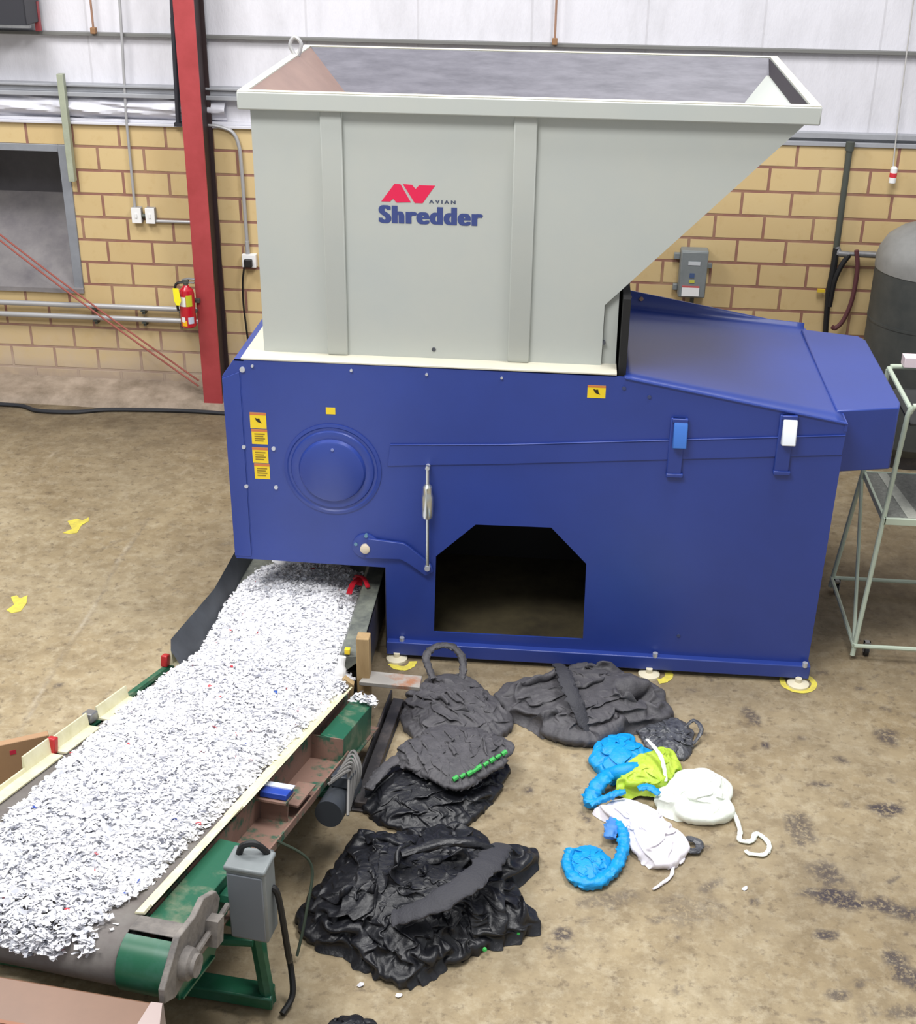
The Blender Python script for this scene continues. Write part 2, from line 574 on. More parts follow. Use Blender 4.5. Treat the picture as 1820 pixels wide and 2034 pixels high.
def sheet_material():
    M = bpy.data.materials.new('white_insulation_sheet')
    M.use_nodes = True
    nt = M.node_tree
    N, Lk = nt.nodes, nt.links
    b = N['Principled BSDF']
    tc = N.new('ShaderNodeTexCoord')
    sp = N.new('ShaderNodeSeparateXYZ')
    Lk.new(tc.outputs['Object'], sp.inputs[0])
    n = N.new('ShaderNodeTexNoise')
    n.inputs['Scale'].default_value = 2.2
    n.inputs['Detail'].default_value = 7
    n.inputs['Roughness'].default_value = 0.7
    mp = N.new('ShaderNodeMapping')
    mp.inputs['Scale'].default_value = (1.6, 1, 0.5)
    Lk.new(tc.outputs['Object'], mp.inputs['Vector'])
    Lk.new(mp.outputs['Vector'], n.inputs['Vector'])
    rp = N.new('ShaderNodeValToRGB')
    rp.color_ramp.elements[0].position, rp.color_ramp.elements[1].position = 0.45, 0.78
    rp.color_ramp.elements[0].color, rp.color_ramp.elements[1].color = lin((214, 213, 220)), lin((196, 195, 201))
    Lk.new(n.outputs['Fac'], rp.inputs['Fac'])
    # seams between the sheets
    md = N.new('ShaderNodeMath')
    md.operation = 'PINGPONG'
    md.inputs[1].default_value = 0.46
    Lk.new(sp.outputs['X'], md.inputs[0])
    lt = N.new('ShaderNodeMath')
    lt.operation = 'LESS_THAN'
    lt.inputs[1].default_value = 0.009
    Lk.new(md.outputs[0], lt.inputs[0])
    mu = N.new('ShaderNodeMath')
    mu.operation = 'MULTIPLY'
    mu.inputs[1].default_value = 0.35
    Lk.new(lt.outputs[0], mu.inputs[0])
    mx = N.new('ShaderNodeMix')
    mx.data_type = 'RGBA'
    Lk.new(mu.outputs[0], mx.inputs[0])
    Lk.new(rp.outputs['Color'], mx.inputs[6])
    mx.inputs[7].default_value = lin((170, 168, 172))
    Lk.new(mx.outputs[2], b.inputs['Base Color'])
    b.inputs['Roughness'].default_value = 0.45
    bp = N.new('ShaderNodeBump')
    bp.inputs['Strength'].default_value = 0.25
    bp.inputs['Distance'].default_value = 0.05
    Lk.new(n.outputs['Fac'], bp.inputs['Height'])
    Lk.new(bp.outputs['Normal'], b.inputs['Normal'])
    return M


struct('wall_back_upper', MB().box(-7.0, 9.4, WY + .06, WY + .12, WTOP, 4.8), sheet_material(), smooth=False)
# bulging insulation blanket between the block top and the first girt (left of the column)
mb = MB()
nb, mbb = 190, 12
vs, fs = [], []
for i in range(nb + 1):
    for j in range(mbb + 1):
        x = -7.0 + 6.3 * i / nb
        t = j / mbb
        z = WTOP + .03 + .2 * t
        y = WY + .05 - .09 * math.sin(math.pi * t) * (1 + .3 * noise.noise((x * 1.3, t * 2, 1))) - .035 * noise.noise((x * 4 + t * 6, t * 3, 5))
        vs.append((x, y, z))
for i in range(nb):
    for j in range(mbb):
        a = i * (mbb + 1) + j
        fs.append((a, a + mbb + 1, a + mbb + 2, a + 1))
mb.add(vs, fs)
foil = mat('white_blanket', (212, 212, 222), rough=0.35, var=0.06, vscale=5)
struct('trim_1', mb, foil)
girt_shade = mat('girt_shade_strip', (112, 112, 110), rough=0.6)
girt_grey = mat('girt_grey', (158, 160, 166), rough=0.5, var=0.06, vscale=8)
struct('girt_edge_shade', MB().box(-7.0, 9.4, WY, WY + .08, 3.135, 3.162), girt_shade, bevel=.003)  # girt edge painted dark for the shadow along its underside
mb = MB().box(-7.0, -.3, WY - .05, WY + .08, 2.655, 2.69).box(-7.0, -.3, WY - .02, WY + .08, 2.69, 2.735).box(-7.0, -.3, WY - .05, WY + .08, 2.735, 2.755)
struct('trim_3', mb, girt_grey, bevel=.004)
struct('trim_4', MB().box(-7.0, -.25, WY - .035, WY + .1, 2.425, 2.447).box(-7.0, -.25, WY + .0, WY + .1, 2.447, 2.47), mat('ledge_flashing', (206, 206, 214), rough=.4), bevel=.003)
struct('trim_5', MB().box(2.2, 9.4, WY - .02, WY + .1, 2.42, 2.455).box(2.2, 9.4, WY + .03, WY + .1, 2.455, 2.48).box(2.2, 9.4, WY - .01, WY + .1, 2.48, 2.525), girt_grey, bevel=.003)

# rough footing along the wall
mb = MB()
nx_, prof = 250, [(3.80, -.01), (3.84, .03), (3.92, .06), (4.02, .075), (4.14, .10), (4.23, .12)]
vs, fs = [], []
for i in range(nx_ + 1):
    x = -7.0 + 16.4 * i / nx_
    for j, (y, z) in enumerate(prof):
        k = noise.noise((x * 2.3, y * 3, 0)) * .03 + noise.noise((x * 9, y * 9, 3)) * .012
        vs.append((x, y + (k * 1.6 if j < 5 else 0), z + (k * .6 if 0 < j < 5 else 0)))
for i in range(nx_):
    for j in range(len(prof) - 1):
        a = i * len(prof) + j
        fs.append((a, a + len(prof), a + len(prof) + 1, a + 1))
mb.add(vs, fs)
struct('trim_6', mb, mat('rough_footing', (166, 150, 134), rough=.8, col2=(118, 104, 88), vscale=5, bump=.6, bscale=14))

# window: a framed opening with a dirty pane and a deep concrete sill
wf = mat('grey_window_frame', (138, 142, 150), rough=.5, var=.08, vscale=8)
o = struct('window_1', MB().box(wx0 + .06, wx1 - .085, WY - .02, WY + .12, wz1 - .06, wz1).box(wx1 - .085, wx1, WY - .02, WY + .12, wz0, wz1).box(wx0, wx0 + .06, WY - .02, WY + .12, wz0, wz1), wf, bevel=.004)
wp = put('pane', MB().box(wx0, wx1, WY + .62, WY + .66, wz0 + .55, wz1 + .3), mat('dirty_dark_pane', (62, 62, 70), rough=.3, col2=(78, 78, 86), vscale=5), o)
wp['label'] = 'dark dirty pane at the back of the opening'
put('sill', MB().prism([(WY - .03, wz0 - .03), (WY - .03, wz0 + .01), (WY + .62, wz0 + .72), (WY + .62, wz0 - .03)], 'x', wx0, wx1), mat('dusty_sill', (140, 136, 136), rough=.8, col2=(112, 108, 112), vscale=4, bump=.3, bscale=10), o)
put('reveal', MB().box(wx1 - .005, wx1 + .06, WY + .12, WY + .66, wz0, wz1 + .3).box(wx0, wx1, WY + .2, WY + .66, wz1 + .02, wz1 + .08), mat('dark_reveal', (96, 94, 98), rough=.8), o)

# ------------------------------------------------------------------ wall furniture
# red column
col = thing('steel_column', 'red painted steel H-section column standing against the block wall', 'column', (-.9, 3.95, 0))
cm = MB()
x0, x1 = -.985, -.815
cm.box(x0, x1, 3.90, 3.915, .0, 4.4)
put('front_flange', cm, red_paint, col, bevel=.002)
put('web', MB().box((x0 + x1) / 2 - .006, x1 - .03, 3.915, 4.185, 0, 4.4), mat('recess_shade', (52, 36, 38), rough=.6, var=.1), col)['label'] = 'column side with the recess shade painted in'  # shade of the recess is painted on the web and rear flange
put('rear_flange', MB().box(x0, x1, 4.185, 4.20, 0, 4.4), MATS['recess_shade'], col)
put('base_plate', MB().box(x0 - .03, x1 + .03, 3.88, 4.2, 0.0, .015), red_paint, col, bevel=.002)

# fire extinguisher on the column's corner
e = thing('fire_extinguisher', 'red fire extinguisher with a yellow tag hanging on the red column', 'fire extinguisher', (-1.04, 3.82, .78))
ex, ey = -1.035, 3.80
put('cylinder', MB().lathe([(.0, .80), (.05, .80), (.066, .815), (.066, 1.10), (.058, 1.135), (.03, 1.16), (.022, 1.175), (0, 1.176)], 24, Matrix.Translation((ex, ey, 0))), ext_red, e)
put('valve', MB().cyl((ex, ey, 1.17), (ex, ey, 1.205), .02).box(ex - .02, ex + .03, ey - .018, ey + .018, 1.19, 1.225), dark_pipe, e, bevel=.003)
put('handle', MB().tube([(ex - .03, ey, 1.215), (ex + .03, ey - .01, 1.235), (ex + .085, ey - .01, 1.23)], .011, 8).tube([(ex - .02, ey, 1.20), (ex + .08, ey - .01, 1.2)], .009, 8), galv, e)
put('hose', MB().tube(spline([(ex - .02, ey - .01, 1.2), (ex - .075, ey - .03, 1.19), (ex - .09, ey - .03, 1.1), (ex - .078, ey - .02, .95)], 6), .011, 8), black_plastic, e)


def curved_label(name, a0, a1, z0, z1, material, parent, rad=.0675, n=8):
    vs = []
    for i in range(n + 1):
        a = math.radians(a0 + (a1 - a0) * i / n)
        for z in (z0, z1):
            vs.append((ex + rad * math.sin(a), ey - rad * math.cos(a), z))
    return put(name, MB().add(vs, [(2 * i, 2 * i + 2, 2 * i + 3, 2 * i + 1) for i in range(n)]), material, parent)


curved_label('label', -45, 5, 1.0, 1.085, white_plastic, e)['label'] = 'white instruction label'
curved_label('label', 8, 55, 1.0, 1.1, mat('label_green_yellow', (190, 190, 50), rough=.4), e)['label'] = 'yellow green class label'
curved_label('label', -40, -8, .86, .905, white_plastic, e)['label'] = 'small white label'
curved_label('label', -35, 5, .825, .875, mat('label_amber', (240, 178, 20), rough=.4), e)['label'] = 'amber label near the bottom'
curved_label('label', 15, 60, .845, .905, mat('label_pale_blue', (190, 196, 216), rough=.4), e)['label'] = 'pale blue label near the bottom'
put('inspection_tag', MB().prism([(-1.125, 1.17), (-1.075, 1.17), (-1.06, 1.06), (-1.075, 1.02), (-1.105, 1.02), (-1.122, 1.06)], 'y', ey - .09, ey - .087), mat('tag_yellow', (246, 236, 40), rough=.5), e)
put('bracket', MB().box(ex - .02, ex + .09, ey + .06, ey + .105, 1.0, 1.03).box(ex - .075, ex + .075, ey - .0, ey + .066, .93, .945), dark_pipe, e)

# two long pipes on the left
for z, y, lab in ((.838, WY - .07, 'upper of two grey pipes running along the block wall'), (.728, WY - .065, 'lower of two grey pipes running along the block wall')):
    p = thing('pipe', lab, 'pipe', (-2.3, y, z), 'pipes along the wall')
    put('tube', MB().cyl((-3.5, y, z), (-1.0, y, z), .024), galv_pale, p)
    for bx in (-2.0, -1.55, -1.2):
        put('clip', MB().box(bx - .012, bx + .012, y - .005, WY, z - .06, z - .02).box(bx - .02, bx + .02, y - .03, y + .03, z - .03, z - .022), dark_pipe, p)

# conduits and boxes
single('conduit', MB().tube(spline([(-1.50, WY - .03, 3.9), (-1.515, WY - .03, 3.3), (-1.545, WY - .03, 2.6), (-1.55, WY - .03, 2.4), (-1.55, WY - .03, 1.72)], 5), .012, 10), galv_pale, 'thin grey conduit dropping to the pair of white boxes', 'conduit')
single('conduit', MB().cyl((-1.39, WY - .025, 1.615), (-.98, WY - .025, 1.617), .014), galv_pale, 'short level conduit from the white boxes to the red column', 'conduit')
for xa, xb, lab in ((-1.578, -1.492, 'white electrical box under the thin conduit, farther from the column'), (-1.455, -1.372, 'white electrical box nearer the red column')):
    b_ = thing('electrical_box', lab, 'electrical box', ((xa + xb) / 2, WY - .03, 1.6), 'paired white boxes')
    put('body', MB().box(xa, xb, WY - .055, WY - .001, 1.60, 1.735), mat('box_side', (150, 150, 152), rough=.5), b_, bevel=.004)
    put('cover', MB().box(xa, xb, WY - .063, WY - .055, 1.60, 1.735), white_plastic, b_, bevel=.003)
    put('switch', MB().box((xa + xb) / 2 - .008, (xa + xb) / 2 + .008, WY - .072, WY - .063, 1.65, 1.685), white_plastic, b_)
single('nipple', MB().cyl((-1.497, WY - .03, 1.66), (-1.45, WY - .03, 1.66), .02), dark_pipe, 'dark pipe nipple joining the two white boxes', 'pipe fitting')
single('drain_pipe', MB().cyl((-1.05, WY - .06, 3.9), (-1.07, WY - .06, 3.3), .02).cyl((-1.07, WY - .06, 3.3), (-1.095, WY - .06, 2.45), .022).box(-1.125, -1.065, WY - .09, WY + .0, 2.44, 2.47), mat('black_pipe', (44, 44, 52), rough=.5), 'black vertical pipe beside the red column', 'pipe')
single('strut', MB().box(-2.09, -2.035, WY - .1, WY - .04, 1.95, 2.84), strut_green, 'pale green upright strut fixed over the window corner', 'strut', bevel=.004)
c2 = thing('conduit', 'grey conduit bending down behind the hopper beside the column', 'conduit', (-.6, WY - .03, 1.3))
put('tube', MB().tube(spline([(-.86, WY - .03, 2.45), (-.76, WY - .03, 2.44), (-.65, WY - .03, 2.40), (-.60, WY - .03, 2.30), (-.585, WY - .03, 2.1), (-.575, WY - .03, 1.36)], 6), .016, 10), galv_pale, c2)
put('coupling', MB().cyl((-.575, WY - .03, 1.35), (-.576, WY - .03, 1.47), .02), galv_pale, c2)
b_ = thing('socket_box', 'small white socket box with a black plug by the hopper', 'socket', (-.56, WY - .03, 1.23))
put('body', MB().box(-.625, -.50, WY - .06, WY - .001, 1.24, 1.355), white_plastic, b_, bevel=.004)
put('plug', MB().box(-.60, -.53, WY - .1, WY - .06, 1.25, 1.32), black_plastic, b_, bevel=.008)
put('cord', MB().tube(spline([(-.6, WY - .09, 1.25), (-.63, WY - .06, 1.1), (-.64, WY - .04, .9), (-.63, WY - .04, .72), (-.6, WY - .04, .3), (-.55, WY - .1, .1)], 6), .009, 8), black_plastic, b_)

# red cables slung along the wall to the column foot
for dz, dy, lab in ((0, 0, 'upper of two red cables slanting down to the column foot'), (-.045, -.02, 'lower of two red cables slanting down to the column foot')):
    pts = [(-3.6, 4.16, 2.16 + dz * 3.0)]
    for k in range(1, 13):
        t = k / 12
        pts.append((-3.6 + 2.55 * t, 4.14 - .13 * t + dy, 2.16 - 1.94 * t + dz - .05 * math.sin(math.pi * t)))
    single('cable', MB().tube(spline(pts, 3), .0085, 8), red_cable, lab, 'cable', group='red cables')
# black cable on the floor
single('cable', MB().tube(spline([(-3.4, 3.72, .02), (-2.83, 3.73, .02), (-2.6, 3.71, .02), (-2.42, 3.62, .02), (-2.09, 3.63, .02), (-1.8, 3.72, .02), (-1.2, 3.77, .02), (-.8, 3.76, .02), (.1, 3.7, .02)], 8), .019, 8), cable_m, 'black cable lying on the floor along the wall footing', 'cable')

# corner unit top left
t_ = thing('wall_unit', 'dark unit with a grey edge high in the top left corner', 'wall unit', (-2.6, WY - .2, 3.2))
put('body', MB().box(-3.3, -2.2, WY - .32, WY, 3.24, 3.9), mat('unit_dark', (48, 48, 54), rough=.5), t_, bevel=.01)
put('edge_trim', MB().box(-3.3, -2.17, WY - .34, WY - .3, 3.225, 3.245), galv, t_)
put('hanger', MB().box(-2.235, -2.195, WY - .06, WY - .02, 3.17, 3.4), mat('unit_red', (150, 60, 66), rough=.5), t_)
for bx, lab in ((-1.76, 'rusty hanger rod over the girt near the thin conduit'), (2.03, 'rusty hanger rod over the girt above the hopper')):
    h_ = thing('hanger_rod', lab, 'hanger rod', (bx, WY - .02, 3.16), 'rods on the girt')
    put('rod', MB().cyl((bx, WY - .015, 3.18), (bx + .0, WY - .015, 4.0), .009), mat('rusty_rod', (150, 116, 96), rough=.7), h_)
    put('clamp', MB().box(bx - .022, bx + .022, WY - .04, WY + .01, 3.155, 3.205), mat('brown_clamp', (140, 104, 72), rough=.7), h_, bevel=.005)

# right hand side of the wall
s_ = thing('disconnect_switch', 'grey electrical disconnect box with white label on the block wall', 'switch box', (3.28, WY - .06, 1.12))
put('body', MB().box(3.17, 3.40, WY - .13, WY, 1.14, 1.55), box_grey, s_, bevel=.012)
put('door', MB().box(3.175, 3.395, WY - .145, WY - .13, 1.15, 1.54), box_grey, s_, bevel=.006)
for a_ in ((3.12, 3.17, 1.45, 1.50), (3.40, 3.445, 1.38, 1.42), (3.13, 3.17, 1.18, 1.23)):
    put('lug', MB().box(a_[0], a_[1], WY - .05, WY, a_[2], a_[3]), box_grey, s_, bevel=.004)
put('window', MB().box(3.235, 3.335, WY - .15, WY - .145, 1.43, 1.46), mat('pale_strip', (196, 200, 204), rough=.3), s_)
put('label', MB().box(3.2, 3.345, WY - .149, WY - .145, 1.16, 1.235), white_plastic, s_)['label'] = 'white label at the bottom'
put('label', MB().box(3.2, 3.345, WY - .149, WY - .145, 1.235, 1.25), mat('label_header_red', (190, 90, 90), rough=.5), s_)['label'] = 'red label header'
put('emblem', MB().box(3.255, 3.295, WY - .149, WY - .145, 1.32, 1.36), mat('emblem_blue', (70, 90, 130), rough=.5), s_)
put('emblem', MB().box(3.255, 3.30, WY - .149, WY - .145, 1.275, 1.30), mat('emblem_yellow', (190, 190, 80), rough=.5), s_)
put('conduit_stub', MB().cyl((3.3, WY - .06, 1.14), (3.3, WY - .06, .4), .018), dark_pipe, s_)

p = thing('air_line', 'dark vertical air pipe with black and maroon hoses beside the tank', 'pipe', (4.46, WY - .05, .9))
put('riser', MB().cyl((4.45, WY - .06, 2.44), (4.455, WY - .06, 1.57), .026).cyl((4.45, WY - .06, 2.40), (4.45, WY - .06, 2.47), .035), dark_pipe, p)
put('fitting', MB().cyl((4.455, WY - .06, 1.60), (4.48, WY - .08, 1.55), .03).cyl((4.47, WY - .09, 1.56), (4.56, WY - .09, 1.555), .026).cyl((4.62, WY - .1, 1.565), (4.80, WY - .1, 1.56), .028).cyl((4.56, WY - .09, 1.56), (4.66, WY - .09, 1.56), .018), galv, p)
put('hose', MB().tube(spline([(4.455, WY - .07, 1.6), (4.45, WY - .08, 1.4), (4.44, WY - .08, 1.2), (4.45, WY - .08, 1.0), (4.46, WY - .08, .85)], 6), [.028] * 13 + [.024] * 12, 10).tube(spline([(4.56, WY - .1, 1.55), (4.51, WY - .1, 1.46), (4.47, WY - .1, 1.32), (4.46, WY - .09, 1.1)], 6), .022, 10), black_rubber, p)['label'] = 'black hose'
put('hose', MB().tube(spline([(4.61, WY - .12, 1.6), (4.64, WY - .12, 1.45), (4.64, WY - .12, 1.25), (4.62, WY - .12, 1.1), (4.58, WY - .12, .98), (4.53, WY - .12, .92), (4.5, WY - .12, .93)], 6), .019, 10), mat('maroon_hose', (92, 52, 56), rough=.6), p)['label'] = 'maroon hose looping below'
put('yellow_tie', MB().box(4.35, 4.41, WY - .06, WY - .03, 1.21, 1.235), mat('tie_yellow', (214, 184, 50), rough=.5), p)
k_ = thing('pull_switch', 'white pull switch with a red band hanging on a thin cord', 'switch', (4.82, WY - .1, 2.12))
put('cord', MB().tube([(4.775, WY - .03, 3.9), (4.79, WY - .03, 3.2), (4.81, WY - .05, 2.42), (4.815, WY - .07, 2.27)], .006, 6), mat('cord_grey', (180, 178, 176), rough=.6), k_)
put('handle', MB().lathe([(.012, 2.15), (.028, 2.16), (.028, 2.275), (.015, 2.29)], 14, Matrix.Translation((4.82, WY - .09, 0))), white_plastic, k_)
put('band', MB().lathe([(.030, 2.205), (.030, 2.24)], 14, Matrix.Translation((4.82, WY - .09, 0))), mat('band_red', (206, 48, 60), rough=.5), k_)

t_ = thing('pressure_tank', 'large dark grey upright pressure tank beside the block wall', 'tank', (5.12, 3.62, 0))
T = Matrix.Translation((5.13, 3.62, 0))
R_ = .45
put('shell', MB().lathe([(R_ - .06, .12), (R_, .2), (R_, 1.62)], 48, T), tank_grey, t_)
put('dome', MB().lathe([(R_ + .004, 1.60), (R_ + .004, 1.68), (R_ * .97, 1.75), (R_ * .86, 1.84), (R_ * .66, 1.91), (R_ * .4, 1.955), (R_ * .15, 1.97), (0, 1.972)], 48, T), mat('tank_dome_grey', (138, 138, 136), rough=.55, col2=(122, 122, 120), vscale=6), t_)
put('skirt', MB().lathe([(R_ * .8, 0), (R_ * .8, .16)], 40, T), black_steel, t_)
put('band', MB().lathe([(R_ + .004, .72), (R_ + .004, .74)], 48, T).lathe([(R_ + .004, 1.18), (R_ + .004, 1.2)], 48, T), tank_grey, t_)

# ------------------------------------------------------------------ rolling platform stand at the right
k_ = thing('rolling_stand', 'pale green tubular rolling stand with a platform, at the machine end', 'platform stand', (4.5, .75, 0))
XA, XB = 4.145, 4.95
posts = {
    'front_left': [(4.145, .27, .03), (4.245, .47, .90), (4.285, .48, 1.58), (4.295, .48, 1.62)],
    'rear_left': [(4.145, 1.15, .03), (4.235, 1.13, .90), (4.29, 1.13, 1.63)],
    'front_right': [(XB + .1, .27, .03), (XB, .47, .90), (XB - .04, .48, 1.62)],
    'rear_right': [(XB + .1, 1.15, .03), (XB, 1.13, .90), (XB - .04, 1.13, 1.63)],
}
for nm, pts in posts.items():
    put('post', MB().tube(pts, .0155, 10), pale_green, k_)
put('brace', MB().tube([(4.147, .28, .08), (4.235, 1.12, .86)], .012, 8), pale_green, k_)
put('brace', MB().tube([(XB + .098, .28, .08), (XB, 1.12, .86)], .012, 8), pale_green, k_)
bf = MB()
for a, b in (((4.145, .27, .1), (4.145, 1.15, .1)), ((4.145, .27, .1), (XB + .1, .27, .1)), ((4.145, 1.15, .1), (XB + .1, 1.15, .1)), ((XB + .1, .27, .1), (XB + .1, 1.15, .1))):
    bf.tube([a, b], .014, 8)
put('base_frame', bf, pale_green, k_)
put('top_rail', MB().tube(spline([(4.295, .48, 1.60), (4.31, .475, 1.635), (4.36, .475, 1.645), (XB - .1, .475, 1.645), (XB - .04, .48, 1.62)], 5), .0165, 10)
    .tube(spline([(4.29, 1.13, 1.60), (4.305, 1.135, 1.64), (4.36, 1.14, 1.65), (XB - .1, 1.14, 1.65), (XB - .04, 1.13, 1.62)], 5), .0165, 10)
    .tube([(4.295, .48, 1.625), (4.292, 1.13, 1.64)], .0155, 10), pale_green, k_)
put('tray', MB().box(4.32, XB - .06, .52, 1.1, 1.50, 1.515), mat('tray_dark', (44, 46, 46), rough=.6), k_)
put('platform', MB().box(4.255, XB, .46, 1.14, .895, .91), platform_m, k_)
put('platform_edge', MB().box(4.245, XB, .445, .465, .87, .915).box(4.245, XB, 1.135, 1.15, .87, .915).box(4.24, 4.258, .445, 1.15, .87, .915), pale_green, k_, bevel=.003)
put('platform_stripe', MB().prism([(4.33, 1.13), (4.39, 1.13), (4.47, .47), (4.39, .47)], 'z', .91, .913), mat('worn_stripe', (176, 178, 168), rough=.6, var=.15, vscale=30), k_)
for cx_, cy_ in ((4.24, .33), (XB + .05, .33), (4.18, 1.12), (XB + .05, 1.12)):
    cst = put('caster', MB().cyl((cx_ - .012, cy_, .035), (cx_ + .012, cy_, .035), .034, 18), black_rubber, k_)
    put('fork', MB().box(cx_ - .02, cx_ - .014, cy_ - .015, cy_ + .015, .03, .1).box(cx_ + .014, cx_ + .02, cy_ - .015, cy_ + .015, .03, .1).box(cx_ - .02, cx_ + .02, cy_ - .018, cy_ + .018, .09, .1), galv, cst)
single('box', MB().box(4.37, 4.62, 1.08, 1.17, 1.665, 1.73), mat('pinkish_white_card', (232, 214, 220), rough=.5), 'small pinkish white box on top of the stand rail', 'box', bevel=.003)

# ------------------------------------------------------------------ the shredder
S = thing('industrial_shredder', 'large blue industrial shredder with a grey feed hopper on top', 'shredder', (2.1, .85, 0))
XL, XR, ZB, ZT, DB = .297, 3.818, .045, 1.93, 1.70
# front panel with its access opening and the conveyor cut-out
outer = [(1.222, ZB), (XR, ZB), (3.835, 1.50), (3.838, 1.66), (3.82, 1.712), (2.589, 1.925), (.365, 1.935), (.288, 1.828), (.297, .64), (1.22, .63)]
hole = [(1.518, .191), (2.443, .199), (2.435, .729), (2.215, .961), (1.766, .955), (1.529, .726)]


def plate_with_hole(outer, hole, y0, y1):
    from mathutils.geometry import tessellate_polygon
    tri = tessellate_polygon([[Vector((a, b, 0)) for a, b in outer], [Vector((a, b, 0)) for a, b in hole]])
    pts = outer + hole
    n = len(pts)
    mb = MB()
    vs = [(a, y0, b) for a, b in pts] + [(a, y1, b) for a, b in pts]
    fs = [tuple(t) for t in tri] + [tuple(i + n for i in t) for t in tri]
    for off, L in ((0, len(outer)), (len(outer), len(hole))):
        for i in range(L):
            a, b = off + i, off + (i + 1) % L
            fs.append((a, b, b + n, a + n))
    return mb.add(vs, fs)


put('front_panel', plate_with_hole(outer, hole, 0.0, .012), blue, S, smooth=False)
# bent flange lines on the front panel's left corner
put('corner_flange', MB().box(.393, .398, -.004, .0, .68, 1.84).prism([(.29, .66), (.392, .66), (.392, 1.86), (.288, 1.815)], 'y', -.006, 0), blue, S, bevel=.002)
put('rear_panel', MB().prism([(XL, ZB), (XR, ZB), (3.82, 1.712), (2.589, 1.925), (.365, 1.935), (.288, 1.828)], 'y', DB - .012, DB), blue, S)
put('side_panel', MB().box(XL - .009, XL + .01, .012, DB - .012, .64, 1.83).prism([(.288, 1.828), (.365, 1.935), (.375, 1.925), (.298, 1.82)], 'y', .012, DB - .012), blue, S)['label'] = 'discharge side panel'
put('side_panel', MB().box(XR - .012, XR + .002, .012, DB - .012, ZB, 1.70), blue, S)['label'] = 'motor side panel'
put('top_ledge', MB().box(.365, .42, .0, DB, 1.925, 1.937), blue, S)
put('cutout_wall', MB().box(1.214, 1.228, .012, DB - .012, ZB, .64).box(.30, 1.22, .4, DB - .02, .66, .672), black_steel, S)
put('dim_floor_sheet', MB().box(1.25, 3.8, .06, DB - .03, .09, .10), mat('dim_floor_olive', (92, 84, 62), rough=.55, col2=(64, 58, 46), vscale=5), S)  # added dark sheet, stands in for the dim floor inside
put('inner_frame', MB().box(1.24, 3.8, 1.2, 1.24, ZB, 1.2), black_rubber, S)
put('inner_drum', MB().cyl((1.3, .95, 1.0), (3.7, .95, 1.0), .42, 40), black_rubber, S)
put('base_rail', MB().box(1.225, XR + .012, -.045, .06, .035, .125), blue, S, bevel=.006)['label'] = 'front base rail'
put('base_rail', MB().box(1.225, XR + .012, DB - .06, DB + .04, .035, .125), blue, S, bevel=.006)['label'] = 'rear base rail'
# bend in the door sheet and the door seam below it
put('bend_line', MB().prism([(1.258, 1.452), (1.917, 1.488), (3.836, 1.642), (3.836, 1.634), (1.917, 1.480), (1.258, 1.446)], 'y', -.012, 0), blue, S, bevel=.003)
put('door_sheet', MB().prism([(1.258, 1.446), (1.917, 1.480), (3.836, 1.634), (3.832, 1.517), (1.92, 1.361), (1.241, 1.313)], 'y', -.008, 0), blue, S, bevel=.003)
# hood over the motor end: a sheet that drops to a fold along the rear panel
vs, fs = [], []
nu, nv = 24, 10
for i in range(nu + 1):
    t = i / nu
    x = 2.585 + (3.83 - 2.585) * t
    zf = 1.926 - .2145 * t
    zb = 1.80 - .095 * t
    for j in range(nv + 1):
        s = j / nv
        y = -.004 + 1.655 * s
        z = zf + (zb - zf) * s - .02 * math.sin(math.pi * s) * (1 - t)
        vs.append((x, y, z))
    vs.append((x, 1.672, zb + .012))
    vs.append((x, 1.682, zb + .03))
    vs.append((x, 1.686, max(zf, zb + .032)))
W1 = nv + 4
for i in range(nu):
    for j in range(W1 - 1):
        a = i * W1 + j
        fs.append((a, a + W1, a + W1 + 1, a + 1))
hd = put('hood', MB().add(vs, fs), blue, S, angle=50)
so = hd.modifiers.new('sheet', 'SOLIDIFY')
so.thickness = .006
put('hood_edge', MB().tube([(2.59, -.002, 1.922), (3.83, -.002, 1.708)], .009, 8).box(3.822, 3.84, -.004, 1.66, 1.66, 1.706), blue, S)
for bx, bz in ((2.66, 1.872), (2.735, 1.862)):
    put('bolt', MB().cyl((bx, 1.686, bz + .0), (bx, 1.672, bz), .014 if bx > 2.7 else .01, 10), mat('copper_bolt', (196, 160, 130), rough=.4), S)
# motor guard box
g1 = [(3.80, .15), (4.168, .24), (4.19, .32), (4.19, 1.42), (4.155, 1.50), (3.80, 1.60)]
gd = put('motor_guard', MB().prism(g1, 'z', 1.335, 1.722), blue, S, bevel=.008)
# throat between hopper and hood
put('gap_shade', MB().box(2.55, 2.592, .05, 1.66, 1.90, 2.36), black_rubber, S)  # black block stands in for the shaded gap
put('throat_plate', MB().box(2.592, 2.60, 1.60, 1.69, 1.80, 1.93), blue, S)
# base flange under the hopper
put('hopper_flange', MB().box(.405, 2.54, -.006, DB, 1.935, 1.947), cream_paint, S, bevel=.003)

